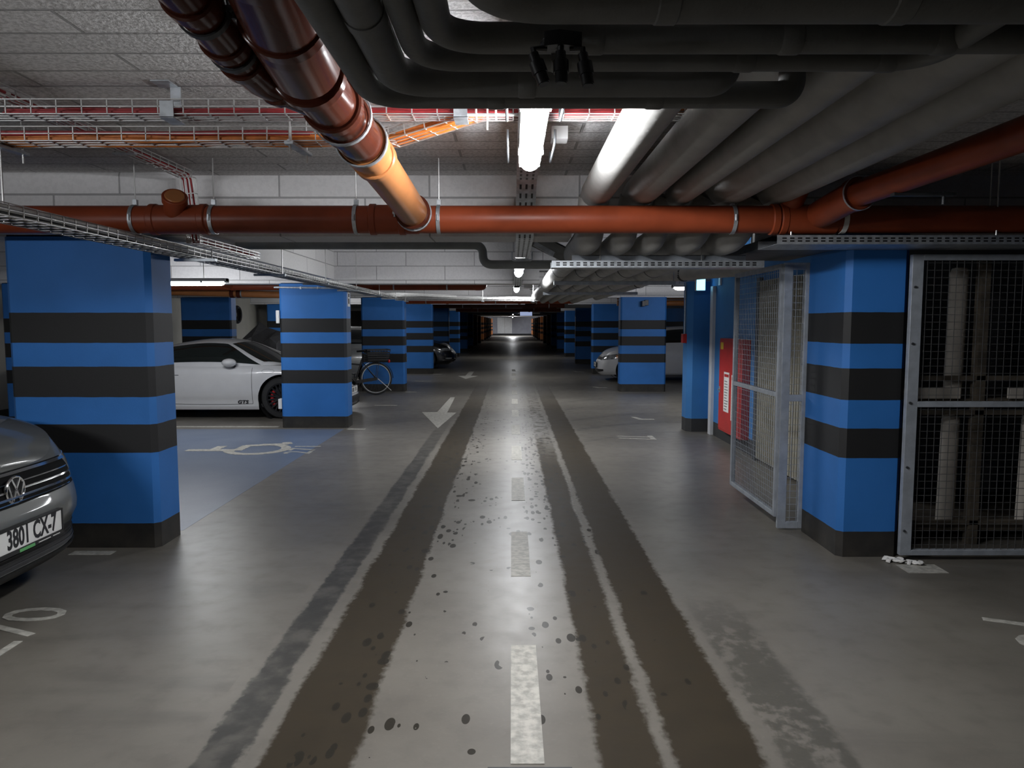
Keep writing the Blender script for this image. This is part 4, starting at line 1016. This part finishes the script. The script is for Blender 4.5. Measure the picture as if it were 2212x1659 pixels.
# ---------------------------------------------------------------- white hatchback, right bay (nose to the lane)
hb = thing('car', 'white hatchback peeking out on both sides of a right pillar', 'car', (4.30, 20.15, 0), PI, 'parked cars')
def hatch(root, paint, rim='rim_silver'):
    c = Car(3.97, 1.70, 1.18, -1.29, .305, [(-1.985, .86), (-1.5, .95), (0, .95), (.9, .94), (1.2, .90), (1.6, .82), (1.86, .72), (1.985, .66)], sill=.19, nose=.17, n=4.0, front=[(0, .09), (.15, .02), (.35, .0), (.6, .015), (.8, .06), (1, .15)], crown=.05)
    c.shell(root, paint)
    c.cabin(root, paint, [(-1.95, .92), (-1.75, 1.25), (-1.4, 1.42), (-.6, 1.475), (.0, 1.455), (.35, 1.38), (1.15, .92)], (-1.93, 1.16), [(-1.95, .68), (-1, .79), (.4, .78), (1.16, .68)], .2, .92, wind=(.40, 1.10, 53, 20, .10, .28), side=(-1.55, .72, 6, 52, .15, .45), rear=(-1.86, -1.6, 45))
    c.wheels(root, rim, 5); c.mirror(root, .5, .95, .80, paint)
    c.door_line(root, .62, .26, .92); c.door_line(root, -.38, .26, .92); c.handle(root, -.22, .80, paint)
    c.patch(root, 'upper_grille', 'black', -.42, .42, .575, .64, .006, 30, 3)
    for sg in (1, -1):
        c.patch(root, 'headlight', 'head', sg * .44, sg * 1.02, lambda d: .56 + .08 * (abs(d) - .42), lambda d: .66 + .14 * (abs(d) - .42), .007, 20, 5)
        c.patch(root, 'indicator', 'amber', sg * .98, sg * 1.06, .63, .71, .010, 6, 4)
        c.patch(root, 'rear_light', 'red_lens', sg * (c.half - .75), sg * (c.half - .5), .62, .86, .008, 10, 5)
        d0, d1 = c.at_x(.78), c.at_x(-.88); c.patch(root, 'side_skirt', paint, sg * d0, sg * d1, .20, .24, .018, 30, 2)
    c.patch(root, 'lower_intake', 'black', -.62, .62, lambda d: .225 + .05 * (d / .62) ** 2, .325, .006, 30, 4)
    c.plate(root, '', .43); c.plate(root, '', .62, rear=True)
    return c
hatch(hb, 'paint_white')
s2 = thing('car', 'pale silver car glimpsed in the slit beside the bicycle saddle', 'car', (-4.75, 18.9, 0), PI, 'parked cars'); hatch(s2, 'paint_silver')
# ---------------------------------------------------------------- black car further along on the left
bk = thing('car', 'black car with a shiny nose between the left pillars beyond the bicycle', 'car', (-4.22, 25.6, 0), 0, 'parked cars')
c = Car(4.5, 1.82, 1.30, -1.35, .33, [(-2.25, .86), (-1.6, .95), (0, .95), (1.0, .96), (1.3, .94), (1.75, .86), (2.1, .76), (2.25, .68)], sill=.19, nose=.19, n=4.0, crown=.05)
c.shell(bk, 'paint_black')
c.cabin(bk, 'paint_black', [(-2.1, .93), (-1.6, 1.25), (-.8, 1.42), (0, 1.44), (.4, 1.38), (1.25, .94)], (-2.05, 1.26), [(-2.1, .7), (-1, .83), (.4, .82), (1.26, .72)], .22, .93, wind=(.45, 1.18, 52, 20, .10, .26), side=(-1.6, .75, 6, 50, .2, .42))
c.wheels(bk, 'rim_silver', 5); c.mirror(bk, .55, .97, .86, 'paint_black')
g2 = c.patch(bk, 'grille', 'black', -.42, .42, .48, .70, .006, 30, 4)
for sg in (1, -1):
    c.patch(bk, 'headlight', 'head', sg * .46, sg * .98, .62, .715, .008, 16, 4); c.patch(bk, 'fog_light', 'head', sg * .6, sg * .85, .34, .385, .008, 10, 3)
    c.patch(bk, 'chrome_trim', 'chrome', sg * .5, sg * .95, .30, .315, .010, 16, 2)
c.patch(bk, 'lower_intake', 'rubber', -.5, .5, .24, .33, .006, 20, 3); c.plate(bk, '', .43)
# ---------------------------------------------------------------- tarpaulin heap
tp2 = MB(); peak = [(-5.28, 15.4, 1.57)]
rim_ = [(-6.15, 14.6, .0), (-5.75, 14.5, .70), (-5.48, 14.55, 1.13), (-5.24, 14.75, 1.28), (-4.95, 14.6, 1.18), (-4.8, 14.5, 1.26), (-4.65, 14.45, 1.15), (-4.52, 14.5, .6), (-4.46, 14.6, 0)]
rdg = [(-6.1, 15.4, .75), (-5.72, 15.3, 1.05), (-5.42, 15.3, 1.38), (-5.27, 15.35, 1.575), (-5.08, 15.3, 1.46), (-4.88, 15.25, 1.40), (-4.68, 15.2, 1.36), (-4.52, 15.3, 1.0), (-4.46, 15.4, .5)]
bk_ = [(x, 16.2, z * .8) for x, y, z in rdg]; end_ = [(x, 16.4, 0) for x, y, z in rdg]
rows = [[(x, y - .06, 0) for x, y, z in rim_], rim_, rdg, bk_, end_]
tp2.add([p for r in rows for p in r], [(i * 9 + j, (i + 1) * 9 + j, (i + 1) * 9 + j + 1, i * 9 + j + 1) for i in range(4) for j in range(8)])
tp2.add([rim_[0], rdg[0], bk_[0], end_[0]], [(0, 1, 2, 3)]); tp2.add([rim_[8], rdg[8], bk_[8], end_[8]], [(0, 1, 2, 3)])
tag(tp2.build('tarpaulin', 'tarp', loc=(-4.8, 15.4, 0), smooth=False, sub=0, thick=.012), 'crumpled dark grey tarpaulin with a pointed peak behind the white sports car', 'tarpaulin')
# ---------------------------------------------------------------- bicycle
bi = thing('bicycle', 'black city bicycle with a rear basket leaning near the third left pillar', 'bicycle', (-2.94, 15.78, 0))
A = V((-2.945, 15.80, .36)); fwd = V((-.90, -.40, 0)).normalized(); sd = V((fwd.y, -fwd.x, 0)); up = V((0, 0, 1))
def B(f, z, s=0): return A + fwd * f + sd * s + up * (z - .36)
def wheel(f):
    cc = B(f, .36); w = MB().ring(cc, sd, .335, .020, 44, 8).build('wheel', 'tyre', bi)
    MB().ring(cc, sd, .308, .011, 44, 6).build('rim', 'wire', w)
    h = MB().cyl(cc - sd * .05, cc + sd * .05, .025, 14)
    for k in range(28):
        a = 2 * PI * k / 28; d = fwd * math.cos(a) + up * math.sin(a); a2 = a + .5 * (1 if k % 2 else -1)
        h.bar(cc + (fwd * math.cos(a2) + up * math.sin(a2)) * .022 + sd * (.03 if k % 2 else -.03), cc + d * .302, .0022, .0022)
    h.build('spokes', 'steel_dark', w); return w
wheel(0); wheel(1.12)
fr = MB(); bb, st_, hd = B(.45, .30), B(.30, .78), B(.93, .86)
for p, q, r in ((bb, st_, .018), (bb, hd + up * -.08, .020), (st_ + up * -.12, hd + up * -.12, .016), (bb, B(0, .36, .05), .010), (bb, B(0, .36, -.05), .010), (st_ - up * .05, B(0, .36, .05), .009), (st_ - up * .05, B(0, .36, -.05), .009), (hd - up * .14, hd + up * .12, .022), (hd - up * .14, B(1.12, .36, .05), .014), (hd - up * .14, B(1.12, .36, -.05), .014), (st_, B(.27, .92), .013)):
    fr.cyl(p, q, r, 10)
fr.build('frame', 'black', bi)
s_ = MB(); prof = [(.14, .018, .0), (.06, .022, .004), (-.02, .05, .008), (-.08, .085, .012), (-.13, .075, .014), (-.15, .03, .005)]
vs = []
for f, w_, z in prof: vs += [B(.27 + f, .955 + z, w_), B(.27 + f, .975 + z, 0), B(.27 + f, .955 + z, -w_), B(.27 + f, .93 + z, 0)]
s_.add(vs, [(i * 4 + k, i * 4 + (k + 1) % 4, (i + 1) * 4 + (k + 1) % 4, (i + 1) * 4 + k) for i in range(5) for k in range(4)] + [(0, 1, 2, 3), (20, 21, 22, 23)])
for e in (-.04, .04): s_.ring(B(.15, .925, e), fwd, .018, .004, 12, 5)
s_.build('saddle', 'black', bi)
g = MB(); g.cyl(B(.93, .97), B(.90, 1.06), .014, 10); g.tube([B(.80, 1.06, -.28), B(.93, 1.07, -.12), B(.93, 1.07, .12), B(.80, 1.06, .28)], .012, 10); g.build('handlebar', 'black', bi)
fd_ = MB()
for f0 in (0, 1.12):
    pts = [B(f0, .36) + (fwd * math.cos(a) + up * math.sin(a)) * .375 for a in [math.radians(20 + 160 * i / 20) for i in range(21)]]
    for p, q in zip(pts, pts[1:]): fd_.bar(p, q, .05, .004, up=tuple((p - B(f0, .36)).normalized()))
fd_.build('mudguard', 'black', bi)
rk = MB(); z = .76
for e in (-.07, .07): rk.cyl(B(.22, z, e), B(-.26, z, e), .007, 8); rk.cyl(B(-.06, z, e), B(0, .36, e), .006, 8)
rk.build('luggage_rack', 'steel_dark', bi)
bs = MB()
for k in range(9):
    t = k / 8; q = [B(.20 - .44 * t, .77, e) for e in (-.14, .14)]; p = [B(.22 - .50 * t, .98, e * 1.12) for e in (-.15, .15)]
    bs.bar(q[0], p[0], .012, .004); bs.bar(q[1], p[1], .012, .004); bs.bar(q[0], q[1], .012, .004)
for h in (.77, .82, .87, .92, .98):
    e = .14 + .028 * (h - .77) / .21; f0, f1 = .20 + .02 * (h - .77) / .21, -.24 - .04 * (h - .77) / .21
    P4 = [B(f0, h, -e), B(f1, h, -e), B(f1, h, e), B(f0, h, e)]
    for i in range(4): bs.bar(P4[i], P4[(i + 1) % 4], .012, .03)
bs.build('basket', 'black', bi)
MB().ball(B(-.29, .73), .028, .03, .038).build('rear_light', 'red_lens', bi)
MB().cyl(B(-.02, .36, -.08), B(-.30, .10, -.13), .008, 8).build('kickstand', 'wire', bi)
ck = MB().cyl(bb - sd * .07, bb + sd * .07, .02, 12); ck.band(bb - sd * .05, sd, .085, .006, .012); ck.bar(bb - sd * .08, bb - sd * .08 + V((0, 0, -.165)), .02, .012); ck.bar(bb + sd * .08, bb + sd * .08 + V((0, 0, .165)), .02, .012)
for e, zz in ((-.13, -.165), (.13, .165)): ck.bar(bb + sd * e + up * zz - fwd * .04, bb + sd * e + up * zz + fwd * .04, .08, .022, up=(0, 0, 1))
ck.build('crankset', 'black', bi)
cg = MB(); cg.bar(B(.45, .30, -.06), B(0, .36, -.06), .012, .07); cg.build('chain_guard', 'black', bi)
# ================================================================== WIRE CAGE
def mesh_panel(name, label, o, ax, w, zs, fw, mm, step=.05):
    """framed wire-mesh panel: o bottom corner, ax horizontal axis, w width, zs frame heights (bottom, mid, top)"""
    t = thing(name, label, 'wire panel', o, group='galvanised wire cage panels')
    o = V(o); ax = V(ax).normalized(); n = ax.cross(V((0, 0, 1)))
    def P(u, z, d=0): return o + ax * u + V((0, 0, z)) + n * d
    fwl, fwr, fh, dp = fw
    f = MB(); z0, zm, z1 = zs
    f.bar(P(fwl / 2, z0), P(fwl / 2, z1), dp, fwl, up=tuple(ax)); f.bar(P(w - fwr / 2, z0), P(w - fwr / 2, z1), dp, fwr, up=tuple(ax))
    for z in (z0 + fh / 2, zm, z1 - fh / 2): f.bar(P(fwl, z), P(w - fwr, z), dp, fh)
    f.build('frame', 'galv_flat', t, bev=.002)
    g = MB(); r = .0028; u = fwl + .03
    while u < w - fwr: g.bar(P(u, z0 + .01, .004), P(u, z1 - .01, .004), r, r); u += step
    z = z0 + fh + .03
    while z < z1 - fh: g.bar(P(fwl - .005, z, -.001), P(w - fwr + .005, z, -.001), r, r); z += step
    g.build('wire_mesh', mm, t, smooth=False)
    return t, P
t, P = mesh_panel('wire_cage_panel', 'large wire mesh panel at the right edge in front of dark shelves', (2.54, 4.70, 0), (1, 0, 0), 3.4, (.035, 1.03, 1.985), (.072, .06, .036, .036), 'mesh_dark', .047)
b = MB()
for z in (.20, .62, 1.04, 1.42, 1.78): b.cyl(P(.02, z, .012), P(.02, z, .028), .008, 8)
b.build('bolt_heads', 'steel_dark', t)
t, P = mesh_panel('wire_cage_panel', 'open side panel of the wire cage running along the lane past the red cabinet', (1.985, 6.52, 0), (0, -1, 0), 1.12, (.10, 1.02, 1.985), (.04, .04, .036, .034), 'galv_flat', .043)
t, P = mesh_panel('wire_cage_panel', 'narrow front panel of the wire cage beside the right pillar', (1.985, 5.385, 0), (1, 0, 0), .205, (.02, 1.0, 1.99), (.062, .05, .05, .03), 'galv_flat', .05)
MB().cyl(P(.19, 1.82, .015), P(.19, 1.82, .035), .01, 8).build('bolt_head', 'steel_dark', t)
struct(MB().box((3.10, 5.92, -.05), (6.65, 6.04, 2.86)).build('cage_shade_sheet', 'dark_wall', loc=(4.5, 6, 0), smooth=False))  # added dark sheet; its colour stands in for the shade inside the cage
# shelving and foam rolls inside the cage
rk = thing('storage_rack', 'dark two-tier storage rack behind the large wire panel', 'rack', (3.9, 5.35, 0))
MB().box((2.62, 5.05, .98), (6.3, 5.75, 1.03)).build('shelf', 'wood', rk, smooth=False)
MB().box((2.62, 5.05, .10), (6.3, 5.75, .14)).build('shelf', 'wood', rk, smooth=False)
for x in (3.20, 4.02, 4.8, 5.5): MB().box((x, 5.02, 0), (x + .06, 5.09, 2.0)).build('post', 'wood', rk, smooth=False)
for x0, x1 in ((2.72, 3.08), (3.42, 3.76), (4.3, 4.65)): MB().box((x0, 5.0, 1.035), (x1, 5.03, 1.11)).build('edge_board', 'roll', rk, smooth=False)
for z in (.92, .145, 1.16): MB().box((2.62, 5.02, z), (6.3, 5.05, z + .03)).build('rail', 'wood', rk, smooth=False)
def roll(x, y, z0, z1, label):
    b = MB(); r = .058; b.tube([(x, y, z0), (x + .01, y, z1 - .03), (x + .01, y, z1)], [r, r, r * .8], 28); b.ring((x + .01, y, z1 - .005), (0, 0, 1), r * .45, .01, 20, 6)
    return tag(b.build('foam_roll', 'roll', loc=(x, y, z0)), label, 'roll', 'pale foam rolls on the cage rack')
roll(3.10, 5.13, 1.032, 1.93, 'pale upright foam roll on the upper shelf of the cage rack')
roll(3.09, 5.13, .142, .90, 'pale upright foam roll on the lower shelf, nearer the pillar')
roll(3.66, 5.13, .142, .90, 'pale upright foam roll on the lower shelf, at the right edge')
# ================================================================== STAIR-CORE FITTINGS
XW = 2.80
hc = thing('hydrant_cabinet', 'red wall cabinet seen through the wire cage on the blue wall', 'cabinet', (XW, 9.05, .17))
MB().box((XW - .10, 8.58, .17), (XW + .002, 9.50, 1.36)).build('cabinet_body', 'red', hc, bev=.006)
d = MB().box((XW - .112, 8.61, .20), (XW - .101, 9.47, 1.33)).build('door', 'red', hc, bev=.003)
MB().box((XW - .118, 9.40, .66), (XW - .112, 9.44, .74)).cyl((XW - .135, 9.42, .70), (XW - .112, 9.42, .70), .012, 10).build('handle', 'galv', d)
MB().box((XW - .1135, 9.30, 1.22), (XW - .112, 9.42, 1.31)).build('sticker', 'yellow', d, smooth=False)
MB().box((XW - .1135, 8.80, .26), (XW - .112, 8.88, .34)).build('sticker', 'paper', d, smooth=False)
def notice(y0, y1, z0, z1, label):
    n = thing('notice_sheet', label, 'sign', (XW - .113, (y0 + y1) / 2, z0), group='paper notices on the red cabinet')
    MB().box((XW - .116, y0, z0), (XW - .1125, y1, z1)).build('sheet', 'paper', n, smooth=False)
    p = MB().box((XW - .117, y0 + .02, z1 - .06), (XW - .116, y1 - .02, z1 - .025)); p.build('heading', 'red', n, smooth=False)
    q = MB(); r = random.Random(int(y0 * 100))
    for i in range(int((z1 - z0 - .1) / .035)): q.box((XW - .117, y0 + .03 + r.uniform(0, .06), z0 + .03 + i * .035), (XW - .116, y1 - .03, z0 + .038 + i * .035))
    q.build('text_lines', 'ink', n, smooth=False)
notice(9.02, 9.24, .44, .94, 'white paper notice on the red cabinet, left of the cage edge')
notice(8.70, 8.92, .36, .92, 'white paper notice on the red cabinet, behind the wire mesh')
rp = thing('ribbed_panel', 'beige ribbed sheet metal panel behind the wire cage side', 'panel', (XW, 7.5, 0))
b = MB(); b.box((XW - .02, 6.75, .02), (XW + .001, 8.22, 2.02)); y = 6.77
while y < 8.2: b.box((XW - .042, y, .03), (XW - .019, y + .03, 2.01)); y += .062
b.build('ribbed_sheet', 'ribbed', rp, smooth=False)
MB().box((XW - .05, 8.20, 0), (XW + .001, 8.28, 2.06)).box((XW - .05, 6.70, 0), (XW + .001, 6.76, 2.06)).build('side_frame', 'steel_dark', rp, smooth=False)
ex = thing('exit_sign', 'lit blue white exit sign above the white door frame', 'sign', (2.64, 10.40, 2.05))
MB().box((2.580, 10.33, 2.005), (2.715, 10.402, 2.20)).build('sign_housing', 'white_plastic', ex, bev=.006)
MB().box((2.588, 10.325, 2.013), (2.707, 10.331, 2.192)).build('sign_face', 'exit_glow', ex, smooth=False)
MB().cyl((2.66, 10.37, 2.2), (2.66, 10.37, 2.30), .006, 8).build('conduit', 'white_plastic', ex)
cp = thing('call_point', 'small red alarm box with a grey conduit on the blue corner', 'alarm', (2.50, 10.56, 1.30))
MB().box((2.445, 10.48, 1.27), (2.503, 10.60, 1.40)).build('box_body', 'red', cp, bev=.004)
MB().cyl((2.485, 10.55, 1.40), (2.485, 10.55, 2.13), .010, 10).build('conduit', 'galv', cp)
MB().box((2.78, 9.85, 2.06), (2.80, 9.93, 2.17)).build('wall_box', 'white_plastic', loc=(2.79, 9.89, 2.06))
tag(bpy.data.objects['wall_box'], 'tiny grey box high on the blue wall right of the exit sign', 'box')
pb = MB(); r = random.Random(5)
def scrap(x, y, w, h, label):
    b = MB(); n = 9
    b.grid(lambda a, c: V((x + (a - .5) * w + .012 * math.sin(9 * c + x), y + (c - .5) * h + .02 * math.sin(7 * a), .004 + .022 * abs(math.sin(6 * a + 3 * c)) * (1 if .05 < a < .95 else .2))), n, n)
    tag(b.build('paper_scrap', 'paper', loc=(x, y, 0), thick=.001), label, 'litter', 'paper scraps by the right pillar')
scrap(2.50, 4.66, .12, .07, 'crumpled white paper scrap on the floor at the right pillar corner')
scrap(2.60, 4.60, .10, .04, 'smaller white paper scrap on the floor in front of the cage frame')
# ================================================================== SMALL THINGS
def wallnote(x, y, z, w, h, label, lines=4):
    n = thing('notice_sheet', label, 'sign', (x, y, z)); MB().box((x - .006, y - w / 2, z), (x + .004, y + w / 2, z + h)).build('sheet', 'paper', n, smooth=False)
    q = MB(); q.box((x + .004, y - w / 2 + .03, z + h - .09), (x + .005, y + w / 2 - .03, z + h - .04))
    for i in range(lines): q.box((x + .004, y - w / 2 + .03, z + .04 + i * (h - .16) / lines), (x + .005, y + w / 2 - .05, z + .065 + i * (h - .16) / lines))
    q.build('text_lines', 'ink', n, smooth=False)
wallnote(-2.44, Y0 + DY + .20, 1.80, .15, .23, 'white paper notice high on the second left pillar side')
sb = thing('switch_box', 'small white switch box on the left edge of the second left pillar', 'box', (-3.46, Y0 + DY + .05, 1.62))
MB().box((-3.47, Y0 + DY + .0, 1.55), (-3.419, Y0 + DY + .11, 1.74)).build('box_body', 'white_plastic', sb, bev=.005); MB().box((-3.462, Y0 + DY - .006, 1.62), (-3.43, Y0 + DY, 1.67)).build('switch', 'plate', sb, smooth=False)
gb = MB().box((-3.475, Y0 + DY + .02, .28), (-3.42, Y0 + DY + .14, .43)).build('socket_box', 'white_plastic', loc=(-3.45, Y0 + DY + .08, .28), bev=.005)
tag(gb, 'small white box low on the second left pillar beside the car wheel', 'box')
cr = thing('hose_reel', 'black coiled hose hanging on the cream wall', 'hose', (-7.93, 21.0, 1.8))
b = MB()
for i, (rr, dx) in enumerate(((.24, 0), (.225, .035), (.235, .07), (.215, .10))): b.ring((-7.92 + dx, 21.0, 1.80), (1, .0, 0), rr, .028, 30, 8)
b.build('coil', 'rubber', cr); MB().box((-8.02, 20.98, 1.98), (-7.80, 21.02, 2.01)).build('hook', 'galv', cr)
pc = thing('conduit', 'thin grey conduit across the top of the second left pillar', 'conduit', (-3, Y0 + DY - .03, 2.08))
MB().cyl((-3.48, Y0 + DY - .015, 2.075), (-2.44, Y0 + DY - .015, 2.06), .014, 10).build('tube_run', 'galv', pc)
for x in (-3.1, -2.85): MB().box((x, Y0 + DY - .03, 2.05), (x + .02, Y0 + DY + .001, 2.085)).build('saddle_clip', 'galv', pc)
fs = thing('hanging_sign', 'bluish white sign board hanging over the far end of the lane', 'sign', (.75, 46.0, 2.1))
MB().box((.50, 45.6, 2.02), (1.25, 45.64, 2.27)).build('board', 'sign_glow', fs, smooth=False); rod(.6, 45.62, 2.26, 2.86, fs); rod(1.15, 45.62, 2.26, 2.86, fs)
sp_ = thing('loudspeaker', 'small black box clamped under the grey pipe by a right pillar', 'speaker', (2.95, 16.45, 1.98))
MB().box((2.90, 16.38, 1.93), (2.97, 16.575, 2.05)).box((2.97, 16.42, 1.95), (3.05, 16.575, 2.07)).build('speaker_body', 'black', sp_, bev=.006)
